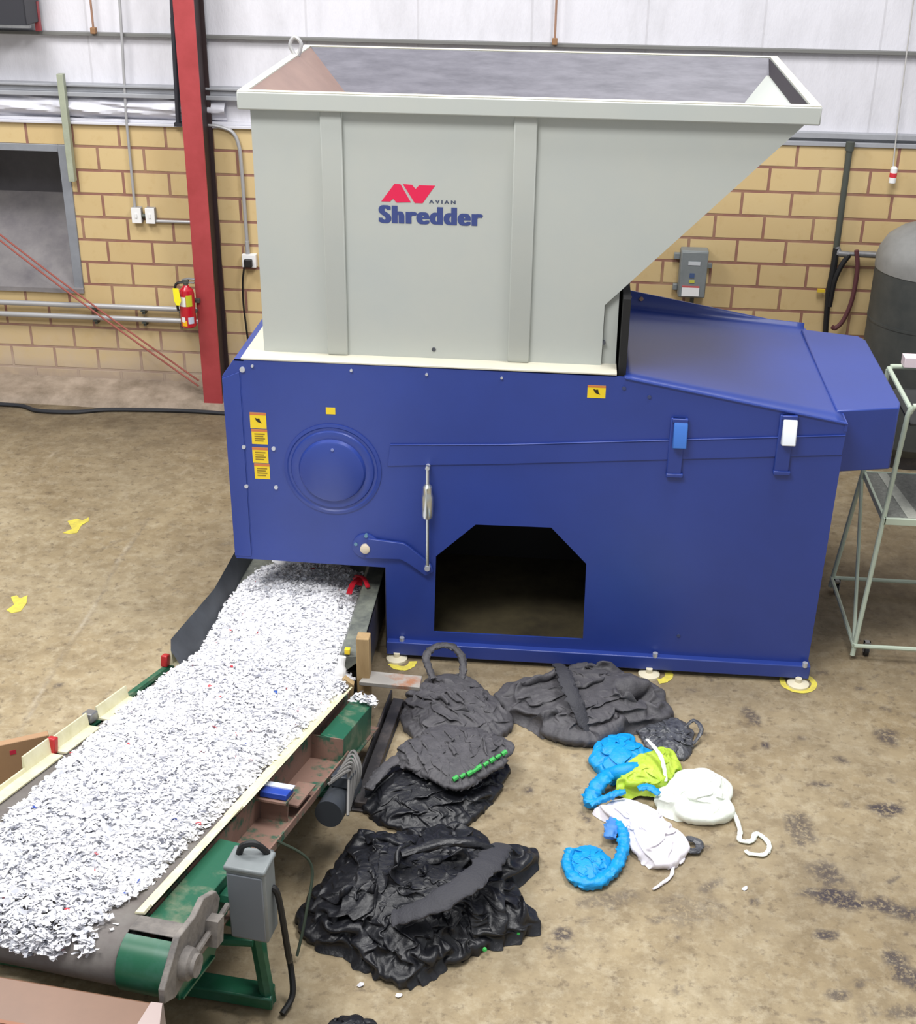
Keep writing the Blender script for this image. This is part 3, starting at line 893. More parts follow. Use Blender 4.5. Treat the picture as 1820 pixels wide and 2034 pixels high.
# hopper: outer shell
yf, yk = .12, 1.80
xs_bot = 2.452
front_poly = [(.517, 1.945), (xs_bot, 1.945), (xs_bot, 2.30), (3.425, 3.31), (.511, 3.31)]
hop = put('hopper', MB().prism(front_poly, 'y', yf, yf + .012), grey_paint, S, smooth=False)
put('rear_wall', MB().prism(front_poly, 'y', yk - .012, yk), grey_paint, hop, smooth=False)
put('end_wall', MB().box(.511, .523, yf + .012, yk - .012, 1.945, 3.31), grey_paint, hop)
put('slope_wall', MB().prism([(xs_bot - .012, 1.945), (xs_bot, 1.945), (xs_bot, 2.30), (3.425, 3.31), (3.41, 3.31), (xs_bot - .012, 2.305)], 'y', yf + .012, yk - .012), grey_paint, hop)
put('return_flange', MB().prism([(xs_bot + .002, 1.945), (2.535, 1.945), (2.53, 2.375), (xs_bot + .002, 2.30)], 'y', yf + .03, yf + .045).box(xs_bot, 2.47, yf + .045, yk, 1.945, 2.3), grey_paint, hop, bevel=.002)
for xa, xb in ((.89, 1.006), (1.922, 2.043)):
    put('stiffener', MB().prism([(yf - .03, 3.32), (yf, 3.32), (yf, 1.947), (yf - .015, 1.947), (yf - .03, 1.985)], 'x', xa, xb), grey_paint, hop, bevel=.006)
    put('stiffener', MB().box(xa, xb, yk, yk + .045, 1.96, 3.32), grey_paint, hop, bevel=.006)
# rim
rx0, rx1, ry0, ry1, rz0, rz1, rt = .458, 3.486, .05, 1.90, 3.312, 3.405, .052
rim = put('rim', MB().box(rx0, rx1, ry0, ry0 + rt, rz0, rz1).box(rx0, rx1, ry1 - rt, ry1, rz0, rz1).box(rx0, rx0 + rt, ry0 + rt, ry1 - rt, rz0, rz1).box(rx1 - rt, rx1, ry0 + rt, ry1 - rt, rz0, rz1), grey_paint, hop, bevel=.008)
put('rim_cap', MB().box(rx0 + .004, rx1 - .004, ry0 + .004, ry0 + rt, rz1, rz1 + .003).box(rx0 + .004, rx1 - .004, ry1 - rt, ry1 - .004, rz1, rz1 + .003).box(rx0 + .004, rx0 + rt, ry0 + rt, ry1 - rt, rz1, rz1 + .003).box(rx1 - rt, rx1 - .004, ry0 + rt, ry1 - rt, rz1, rz1 + .003), cream_paint, hop)
# inside faces: sloping deflector plates
ix0, ix1, iy0, iy1 = rx0 + rt, rx1 - rt, ry0 + rt, ry1 - rt
zl = 2.75
dl = rz1 - zl
L1 = ix0 + dl * 1.12
B1 = iy1 - dl * 1.12
put('deflector', MB().add([(ix0, iy1, rz1 - .004), (ix1, iy1, rz1 - .004), (ix1, iy1 - .12, 3.29), (ix1 - .54, B1, zl), (L1, B1, zl)], [(0, 4, 3, 2, 1)]), inner_steel, hop)['label'] = 'grey rear inner plate'
put('deflector', MB().add([(ix0, iy0 + .03, rz1 - .004), (ix0, iy1, rz1 - .004), (L1, B1, zl), (L1, iy0 + .045, zl)], [(0, 1, 2, 3)]), inner_rust, hop)['label'] = 'rust tinted inner plate'
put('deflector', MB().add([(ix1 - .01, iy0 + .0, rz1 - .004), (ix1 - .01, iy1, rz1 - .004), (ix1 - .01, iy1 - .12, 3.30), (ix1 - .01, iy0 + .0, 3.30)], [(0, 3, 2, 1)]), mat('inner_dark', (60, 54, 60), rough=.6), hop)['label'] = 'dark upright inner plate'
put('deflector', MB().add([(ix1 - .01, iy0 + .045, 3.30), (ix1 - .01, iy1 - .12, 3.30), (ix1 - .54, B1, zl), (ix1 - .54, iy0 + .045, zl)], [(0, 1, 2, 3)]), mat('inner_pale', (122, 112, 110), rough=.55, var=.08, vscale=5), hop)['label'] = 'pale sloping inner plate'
put('deflector', MB().add([(ix0, iy0 + .045, rz1 - .06), (ix1, iy0 + .045, rz1 - .06), (ix1 - .54, iy0 + .045, zl), (L1, iy0 + .045, zl)], [(0, 1, 2, 3)]), inner_steel, hop)['label'] = 'front inner plate'
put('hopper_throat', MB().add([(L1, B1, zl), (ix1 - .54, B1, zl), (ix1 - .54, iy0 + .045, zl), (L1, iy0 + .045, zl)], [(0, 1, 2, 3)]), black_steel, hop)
put('lifting_eye', MB().tube(spline([(.49, 1.45, 3.40), (.46, 1.45, 3.46), (.49, 1.45, 3.51), (.53, 1.45, 3.47), (.51, 1.45, 3.40)], 5), .012, 8), galv_pale, hop)
put('plug_hole', MB().cyl((1.499, yf - .004, 2.0), (1.499, yf + .002, 2.0), .012, 12).cyl((2.461, yf - .0, 2.078), (2.461, yf + .034, 2.078), .009, 10), mat('plug_dark', (70, 72, 80), rough=.5), hop)
# logo and lettering
A_ = [(1.209, 2.836), (1.282, 2.933), (1.315, 2.932), (1.371, 2.836), (1.293, 2.832), (1.274, 2.852), (1.256, 2.836)]
V_ = [(1.328, 2.933), (1.377, 2.931), (1.397, 2.909), (1.417, 2.93), (1.503, 2.93), (1.435, 2.833), (1.392, 2.833)]
put('logo', MB().prism(A_, 'y', yf - .002, yf).prism(V_, 'y', yf - .002, yf), logo_red, hop, smooth=False)


def lettering(name, body, x, z, width, height, material, parent, bold=0.0, y=yf - .002, space=1.0, heavy=0.0):
    cu = bpy.data.curves.new(name, 'FONT')
    cu.body = body
    cu.offset = bold
    cu.extrude = .0
    cu.space_character = space
    o = bpy.data.objects.new(name, cu)
    C.objects.link(o)
    bpy.context.view_layer.update()
    dg = bpy.context.evaluated_depsgraph_get()
    me = bpy.data.meshes.new_from_object(o.evaluated_get(dg))
    bpy.data.objects.remove(o)
    co = np.array([tuple(v.co) for v in me.vertices])
    lo, hi = co.min(0), co.max(0)
    off = base_of(parent)
    width -= 2 * heavy
    x += heavy
    for v in me.vertices:
        v.co = Vector((x + (v.co.x - lo[0]) / (hi[0] - lo[0]) * width - off.x, y - off.y, z + (v.co.y - lo[1]) / (hi[1] - lo[1]) * height - off.z))
    if heavy:      # a heavier cut of the face: the strokes spread sideways
        V0 = [tuple(v.co) for v in me.vertices]
        F0 = [tuple(p.vertices) for p in me.polygons]
        mb = MB()
        for k, dx in enumerate((-heavy, -heavy * .5, 0, heavy * .5, heavy)):
            mb.add([(a + dx, b - .0001 * k, c) for a, b, c in V0], F0)
        me = bpy.data.meshes.new(name)
        me.from_pydata(mb.v, [], mb.f)
    me.materials.clear()
    me.materials.append(material)
    q = bpy.data.objects.new(name, me)
    C.objects.link(q)
    q.parent = parent
    return q


lettering('lettering', 'Shredder', 1.193, 2.718, .573, .098, logo_blue, hop, bold=.012, space=1.16, heavy=.0085)['label'] = 'blue word on the hopper'
lettering('lettering', 'A V I A N', 1.47, 2.834, .145, .019, logo_dark, hop, bold=.012, heavy=.0012)['label'] = 'tiny dark word beside the red mark'

# round bearing cover
RB = Matrix.Translation((.915, 0, 1.272)) @ Matrix.Rotation(math.radians(90), 4, 'X')
bc = put('bearing_cover', MB().lathe([(.29, .0), (.29, .007), (.272, .010), (.264, .004), (.25, .004), (.243, .016), (.225, .02), (.2, .018), (.19, .040), (.178, .046), (0, .046)], 64, RB), blue, S, angle=28)
put('bolt', MB().cyl((.925, -.046, 1.419), (.925, -.052, 1.419), .009, 10), mat('pale_bolt', (130, 140, 190), rough=.4), bc)
# lever and turnbuckle
lv = put('lever_arm', MB().prism([(1.10, .70), (1.315, .705), (1.36, .68), (1.47, .60), (1.515, .63), (1.50, .68), (1.375, .79), (1.335, .815), (1.12, .835)], 'y', -.028, -.006), blue, S, bevel=.004)
put('pivot_disc', MB().lathe([(.082, .0), (.082, .012), (.075, .016), (0, .016)], 36, Matrix.Translation((1.103, 0, .775)) @ Matrix.Rotation(math.radians(90), 4, 'X')), blue, lv)
put('pivot_cap', MB().lathe([(.03, .0), (.03, .036), (.024, .04), (0, .04)], 20, Matrix.Translation((1.102, 0, .766)) @ Matrix.Rotation(math.radians(90), 4, 'X')), mat('cap_ivory', (222, 208, 184), rough=.4), lv)
for bx, bz in ((1.107, .849), (1.044, .79)):
    put('bolt', MB().cyl((bx, 0, bz), (bx, -.022, bz), .011, 10), mat('teal_bolt', (110, 150, 170), rough=.4, metal=.3), lv)
tb = put('turnbuckle', MB().cyl((1.482, -.045, .66), (1.482, -.045, 1.06), .010, 10).cyl((1.482, -.045, 1.2), (1.482, -.045, 1.345), .011, 10), chrome, S)
put('barrel', MB().lathe([(.014, 1.0), (.03, 1.01), (.034, 1.03), (.034, 1.15), (.028, 1.165), (.028, 1.21), (.016, 1.225)], 20, Matrix.Translation((1.482, -.045, 0))), chrome, tb)
put('end_joint', MB().cyl((1.482, -.006, .668), (1.482, -.06, .668), .017, 12).cyl((1.482, 0, 1.33), (1.482, -.055, 1.33), .013, 12), bolt_m, tb)
# latches
for lx, lz, bright in ((2.91, 0, False), (3.512, .048, True)):
    la = put('latch', MB().box(lx - .05, lx + .035, -.02, 0, 1.33 + lz, 1.70 + lz).box(lx - .052, lx + .045, -.03, -.0, 1.335 + lz, 1.36 + lz), blue, S, bevel=.006)
    put('latch_handle', MB().prism([(-.02, 1.69 + lz), (-.045, 1.66 + lz), (-.07, 1.535 + lz), (-.02, 1.525 + lz)], 'x', lx - .032, lx + .046), blue_hi if not bright else latch_glint, la, bevel=.006)  # light caught by the handle face is put into its colour
    put('latch_hook', MB().box(lx - .042, lx + .046, -.03, 0, 1.675 + lz, 1.70 + lz), blue, la, bevel=.004)


# warning labels
def warning(x, z, w, h, header, kind, parent):
    l = put('warning_label', MB().box(x, x + w, -.0075, -.0065, z, z + h) if x < .4 else MB().box(x, x + w, -.0015, 0, z, z + h), yellow, parent)
    y = -.0017 if x >= .4 else -.0077
    if header:
        put('header', MB().box(x, x + w, y - .0008, y, z + h * .84, z + h), orange, l)
    if kind == 'picture':
        cx, cz = x + w * .48, z + h * .5
        put('pictogram', MB().prism([(cx - .018, cz + .018), (cx - .004, cz + .012), (cx + .010, cz + .014), (cx + .014, cz - .004), (cx + .024, cz - .016), (cx + .004, cz - .012), (cx - .008, cz - .004)], 'y', y - .0008, y), ink, l)
    if kind == 'text':
        for k in range(4):
            zz = z + h * (.68 - .15 * k)
            put('print_line', MB().box(x + w * .18, x + w * (.84 - .1 * (k % 2)), y - .0008, y, zz - .004, zz + .004), ink_soft, l)
    return l


warning(.436, 1.512, .096, .1, True, 'picture', S)
warning(.440, 1.412, .094, .095, True, 'text', S)
warning(.438, 1.291, .094, .1, True, 'text', S)
warning(.444, 1.187, .092, .1, True, 'text', S)
warning(2.382, 1.795, .102, .075, True, 'picture', S)
warning(.886, 1.622, .055, .042, False, '', S)
for bx, bz, rr in ((.411, 1.876, .016), (.39, 1.392, .012), (.568, 1.391, .012), (.39, 1.136, .012), (.57, 1.139, .012), (.47, 1.9, .008), (1.041, 1.899, .008), (1.472, 1.894, .008), (1.897, 1.892, .007)):
    put('bolt', MB().cyl((bx, 0.001, bz), (bx, -.012, bz), rr, 10), bolt_m, S)
for bx, bz in ((2.585, 1.862), (2.729, 1.816), (3.022, .267)):
    put('plug', MB().cyl((bx, .001, bz), (bx, -.006, bz), .011, 12), mat('plug_blue_grey', (60, 70, 110) if bx != 3.022 else (20, 20, 40), rough=.5), S)
# levelling feet
for fx, fy in ((1.29, .0), (2.86, -.01), (3.765, -.02), (1.29, 1.66), (2.86, 1.66), (3.765, 1.66)):
    ft = put('levelling_foot', MB().lathe([(.066, .0), (.066, .016), (.05, .022), (.02, .026), (.02, .05)], 24, Matrix.Translation((fx, fy - .045 if fy < 1 else fy, 0))), cream_foot, S)
    put('foot_bolt', MB().cyl((fx + .03, fy - .02, .12), (fx + .03, fy - .02, .15), .016, 8), bolt_m, ft)


# painted floor marks
def ring_mark(name, cx, cy, rx, ry, w, a0, a1):
    n = 26
    vs, fs = [], []
    for i in range(n + 1):
        a = math.radians(a0 + (a1 - a0) * i / n)
        k = 1 + .08 * noise.noise((i * .6, cx, 0))
        for q in (0, w):
            vs.append((cx + (rx + q) * k * math.cos(a), cy + (ry + q) * k * math.sin(a), .003))
    for i in range(n):
        fs.append((2 * i, 2 * i + 1, 2 * i + 3, 2 * i + 2))
    return struct(name, MB().add(vs, fs), yellow_paint)


ring_mark('floor_marking', 3.77, -.04, .078, .078, .035, -205, 65)
ring_mark('floor_marking', 2.90, -.035, .06, .06, .05, -80, 20)
ring_mark('floor_marking', 1.33, -.07, .04, .05, .05, -160, 10)
for pl in ([(-1.384, 1.388), (-1.34, 1.456), (-1.417, 1.575), (-1.36, 1.625), (-1.311, 1.598), (-1.281, 1.655), (-1.259, 1.593), (-1.29, 1.525), (-1.281, 1.4), (-1.33, 1.374)], [(-1.362, 0.27), (-1.338, 0.341), (-1.398, 0.437), (-1.37, 0.466), (-1.332, 0.427), (-1.297, 0.474), (-1.263, 0.366), (-1.263, 0.265), (-1.312, 0.234)]):
    struct('floor_marking', MB().prism(pl, 'z', .0005, .003), yellow_paint)

# ------------------------------------------------------------------ discharge trough under the machine
TR = thing('discharge_trough', 'dark steel trough carrying white shred out from under the shredder', 'trough', (.65, -.1, 0))
put('trough_floor', MB().prism([(.22, 1.2), (1.02, 1.2), (1.06, -.84), (.13, -.84)], 'z', .265, .28), chute_m, TR)
put('side_skirt', MB().add([(.24, .9, .28), (.17, .9, .43), (.155, -.05, .44), (.065, -.68, .46), (.10, -.80, .46), (.19, -.80, .28), (.2, -.05, .28)], [(0, 1, 2, 6), (6, 2, 3, 4, 5)]), mat('grey_skirt_rubber', (74, 78, 84), rough=.5, col2=(54, 57, 62), vscale=4), TR)['label'] = 'dark grey side skirt flaring outward'
put('side_wall', MB().prism([(1.00, .28), (1.035, .28), (1.165, .40), (1.165, .43), (1.06, .43)], 'y', -.70, .7), chute_m, TR, bevel=.004)['label'] = 'scuffed right side wall'
put('side_wall', MB().box(1.15, 1.165, -.66, .7, .1, .42), black_steel, TR)
put('leg', MB().box(1.08, 1.14, -.62, -.56, 0, .28), black_steel, TR)
put('leg', MB().box(.2, .26, -.62, -.56, 0, .27), black_steel, TR)
put('leg', MB().box(1.08, 1.14, .9, .96, 0, .28), black_steel, TR)
put('leg', MB().box(.26, .32, .9, .96, 0, .27), black_steel, TR)
put('end_post', MB().box(1.15, 1.225, -.72, -.64, .08, .56), wood, TR, bevel=.005)['label'] = 'raw wooden end post'
put('end_post', MB().prism([(1.06, .22), (1.14, .22), (1.15, .32), (1.10, .36), (1.07, .33)], 'y', -.83, -.79), wood, TR)['label'] = 'broken wooden end piece'
put('end_plate', MB().prism([(1.17, -.76), (1.52, -.78), (1.52, -.66), (1.20, -.64)], 'z', .275, .30), mat('rusty_plate', (150, 146, 140), rough=.6, col2=(150, 104, 76), vscale=6, spots=(.5, .65)), TR, bevel=.003)
put('corner_pad', MB().tube(spline([(1.06, -.78, .30), (1.065, -.76, .38), (1.075, -.74, .45)], 4), [.035] * 5 + [.022] * 4, 10), white_plastic, TR)['label'] = 'white padded corner'
put('tape', MB().box(1.08, 1.11, -.70, -.67, .44, .47), yellow, TR)

# ------------------------------------------------------------------ belt conveyor
O_ = Vector((1.105, -1.0, .35))
Xc = Vector((-.14372543, -.96168928, .23344536)).normalized()
Yc = Vector((.98901586, -.14780941, 0)).normalized()
Zc = Xc.cross(Yc)
MC = Matrix((Xc, Yc, Zc)).transposed().to_4x4()
MC.translation = O_
CV = thing('belt_conveyor', 'green belt conveyor with cream skirts rising from the shredder outlet', 'conveyor', (.5, -2.2, 0))
UE, RP = 2.53, .11
prof = [(-.12, 0), (UE, 0)]
for k in range(1, 13):
    a = math.pi * k / 12
    prof.append((UE + RP * math.sin(a), -RP + RP * math.cos(a)))
prof += [(-.12, -2 * RP)]
n = len(prof)
vs, fs = [], []
for v_ in (-1.02, 0.0):
    for a, b in prof:
        vs.append((a, v_, b))
for i in range(n - 1):
    fs.append((i, i + 1, i + 1 + n, i + n))
bl = put('belt', MB().add(vs, fs, MC), belt_m, CV, angle=50)
so = bl.modifiers.new('sheet', 'SOLIDIFY')
so.thickness = .008
put('head_pulley', MB().cyl((UE, -1.03, -RP), (UE, .05, -RP), RP - .014, 32, MC), black_steel, CV)
# cream skirts
put('skirt_strip', MB().prism([(-.035, .0), (.015, .006), (.06, .062), (.052, .066), (.008, .014), (-.035, .008)], 'x', -.02, 1.55, MC).prism([(-.03, .0), (.012, .006), (.042, .05), (.034, .054), (.006, .014), (-.03, .008)], 'x', 1.55, 2.42, MC), cream_rubber, CV)
put('skirt_strip', MB().prism([(-1.06, .0), (-.985, .004), (-.985, .012), (-1.045, .012), (-1.06, .085), (-1.068, .085)], 'x', 1.25, 1.48, MC).prism([(-1.06, .0), (-.985, .004), (-.985, .012), (-1.045, .012), (-1.05, .03), (-1.058, .03)], 'x', 1.48, 2.5, MC), cream_rubber, CV)
put('skirt_strip', MB().prism([(-1.06, .0), (-.985, .004), (-.985, .012), (-1.045, .012), (-1.06, .075), (-1.068, .075)], 'x', .88, 1.22, MC), cream_rubber, CV)
put('skirt_strip', MB().prism([(-1.06, .0), (-.985, .004), (-.985, .012), (-1.045, .012), (-1.06, .07), (-1.068, .07)], 'x', .45, .78, MC), cream_rubber, CV)
put('skirt_strip', MB().prism([(-1.06, .0), (-1.0, .004), (-1.0, .012), (-1.045, .012), (-1.06, .10), (-1.068, .10)], 'x', -.24, -.1, MC), cream_rubber, CV)
put('clamp', MB().box(.79, .86, -1.1, -1.045, .01, .06, MC), galv, CV, bevel=.006)
put('clamp', MB().box(1.21, 1.25, -1.075, -1.03, .0, .085, MC), mat('clamp_red', (176, 40, 44), rough=.4), CV, bevel=.008)
put('clamp', MB().box(-.10, -.05, -1.10, -1.06, .0, .07, MC), mat('clamp_red', (176, 40, 44), rough=.4), CV, bevel=.008)
# side frames
put('side_rail', MB().box(-.1, 2.5, .012, .02, -.19, .0, MC).box(.45, 1.8, .02, .2, -.138, -.13, MC).box(.45, 1.8, .192, .2, -.13, -.10, MC).box(-.1, .45, .02, .2, -.19, -.182, MC).box(1.8, 2.5, .02, .2, -.19, -.182, MC), rust, CV)['label'] = 'rust worn open side channel'
put('side_rail', MB().box(-.1, 2.5, -1.06, -1.035, -.2, .0, MC).box(-.1, 2.5, -1.09, -1.035, -.012, .0, MC), green, CV)
put('top_cover', MB().prism([(.065, .002), (.185, -.01), (.185, -.185), (.177, -.185), (.177, -.018), (.065, -.006)], 'x', .0, .53, MC), green, CV, bevel=.003)['label'] = 'green cover at the tail end'
put('top_cover', MB().prism([(.03, .002), (.175, -.006), (.175, -.19), (.167, -.19), (.167, -.014), (.03, -.006)], 'x', 1.75, 2.42, MC), green, CV, bevel=.003)['label'] = 'green cover at the head end'
put('top_cover', MB().box(2.43, 2.53, .0, .19, .002, .008, MC), dusty_metal, CV, bevel=.002)['label'] = 'dusty end tab'
put('rib_plate', MB().box(.525, .535, .02, .19, -.13, -.005, MC), rust, CV)
put('spill_plate', MB().box(.95, 1.2, .10, .19, -.08, -.07, MC), rust, CV)
gp = [(UE + (RP + .008) * math.sin(math.pi * k / 14), -RP + (RP + .008) * math.cos(math.pi * k / 14)) for k in range(1, 14)]
gi = [(UE + RP * .9 * math.sin(math.pi * k / 14), -RP + RP * .9 * math.cos(math.pi * k / 14)) for k in range(1, 14)][::-1]
put('pulley_guard', MB().prism([(a, b) for a, b in gp + gi], 'y', .005, .195, MC), green_clean, CV, angle=50)
bpz = put('bearing_plate', MB().prism([(2.20, .0), (2.24, .05), (2.36, .085), (2.44, .05), (2.58, .045), (2.70, -.10), (2.69, -.16), (2.60, -.19), (2.45, -.15), (2.29, -.15), (2.22, -.05)], 'y', .2, .225, MC), dusty_metal, CV, bevel=.004)
put('bearing', MB().lathe([(.065, 0), (.06, .03), (.045, .04), (.045, .055), (.03, .055), (0, .05)], 24, MC @ Matrix.Translation((UE, .225, -.09)) @ Matrix.Rotation(math.radians(-90), 4, 'X')), dusty_metal, bpz)
put('take_up_bolt', MB().cyl((2.16, .24, -.05), (2.46, .24, -.085), .012, 8, MC), dusty_metal, bpz)
put('take_up_block', MB().box(2.28, 2.34, .222, .275, -.13, -.02, MC), dusty_metal, bpz)
# undercarriage
put('cross_tie', MB().box(1.9, 1.96, -1.0, .19, -.27, -.2, MC), green_clean, CV)
put('cross_tie', MB().box(.3, .36, -1.0, .19, -.26, -.2, MC), green_clean, CV)
put('lower_apron', MB().box(2.15, 2.45, -1.03, .19, -.30, -.29, MC), green_clean, CV)
put('drop_plate', MB().prism([(2.0, -.18), (2.5, -.18), (2.46, -.30), (2.15, -.32)], 'y', .17, .178, MC), green_clean, CV)


def leg_frame(x, y, zt, lean):
    put('leg', MB().tube([(x - lean * .5, y + .02, zt), (x, y + .0, .12), (x + lean * .1, y, .03)], .034, 8), green_clean, CV)


leg_frame(1.09, -2.87, .62, .10)
leg_frame(-.30, -2.70, .66, -.06)
leg_frame(1.24, -1.42, .26, .05)
leg_frame(.18, -1.25, .24, -.05)
put('foot_bar', MB().prism([(-.36, -2.66), (1.12, -2.82), (1.125, -2.92), (-.36, -2.76)], 'z', .02, .085), green_clean, CV, bevel=.008)
put('brace', MB().tube([(.60, -2.93, .42), (1.06, -2.91, .41)], .024, 8), green_clean, CV)
put('brace', MB().tube([(1.0, -2.60, .58), (1.09, -2.86, .10)], .02, 8), green_clean, CV)
put('foot_bar', MB().box(.12, 1.26, -1.46, -1.4, .02, .07), green_clean, CV, bevel=.008)
# control box hung on the side
cb = Matrix.Translation(MC @ Vector((2.06, .30, -.03))) @ Matrix.Rotation(math.radians(-8), 4, 'Z')
put('box_bracket', MB().box(2.0, 2.1, .18, .27, -.08, -.05, MC), green_clean, CV)
bx = put('control_box', MB().box(-.08, .085, -.06, .06, -.21, .15, cb), box_grey, CV, bevel=.012)
put('lid', MB().box(-.085, .09, -.068, .066, .145, .168, cb), box_grey, bx, bevel=.008)
put('door_panel', MB().box(-.072, .075, -.066, -.058, -.195, .13, cb), mat('box_door_grey', (112, 118, 126), rough=.45), bx, bevel=.005)
put('cable_gland', MB().tube(spline([(-.05, .02, .165), (-.03, .02, .21), (.02, .03, .22), (.06, .05, .165)], 5), .014, 8, M=cb), black_rubber, bx)
cp = cb @ Vector((.085, .02, .0))
put('power_cable', MB().tube(spline([(cp.x - .01, cp.y, cp.z + .02), (cp.x + .02, cp.y, cp.z - .03), (cp.x + .04, cp.y + .03, .42), (1.18, -2.78, .2), (1.2, -2.84, .05), (1.17, -2.93, .02)], 8), .014, 8), black_rubber, CV)
put('junction_box', MB().box(1.72, 1.85, .20, .27, -.16, -.02, MC), mat('junction_grey', (96, 100, 100), rough=.5), CV, bevel=.008)
put('thin_cable', MB().tube(spline([tuple(MC @ Vector((1.5, .2, -.10))), (1.21, -2.4, .40), (1.2, -2.5, .2), (1.17, -2.6, .03)], 8), .007, 6), mat('green_wire', (58, 70, 58), rough=.6), CV)
# drive motor with its cable tangle
mo = put('drive_motor', MB().cyl(tuple(MC @ Vector((.66, .27, -.17))), tuple(MC @ Vector((.98, .27, -.20))), .07, 24), mat('motor_grey', (50, 54, 60), rough=.45), CV)
put('terminal_box', MB().box(.72, .85, .23, .33, -.12, -.06, MC), mat('motor_grey', (58, 62, 68)), mo, bevel=.006)
for k in range(6):
    a = MC @ Vector((.66 + .05 * k, .24, -.08))
    put('motor_cable', MB().tube(spline([a, a + Vector((.04 + .01 * k, .05, .05)), a + Vector((.09, -.04 + .02 * k, .0)), a + Vector((.06 + .01 * k, -.10, -.10))], 6), .008, 6), mat('grey_wire', (104, 102, 100), rough=.5), mo)
put('shelf_bracket', MB().box(1.19, 1.32, .02, .17, -.018, -.008, MC).box(1.25, 1.26, .03, .16, -.13, -.018, MC), rust, CV)
bt = single('tool_case', MB().box(1.20, 1.30, .035, .165, -.006, .022, MC), mat('blue_case', (34, 66, 160), rough=.4), 'small blue and white case lying on the conveyor side channel', 'case', bevel=.004)
put('lid', MB().box(1.195, 1.24, .03, .17, .022, .028, MC), mat('case_white', (206, 214, 234), rough=.4), bt)

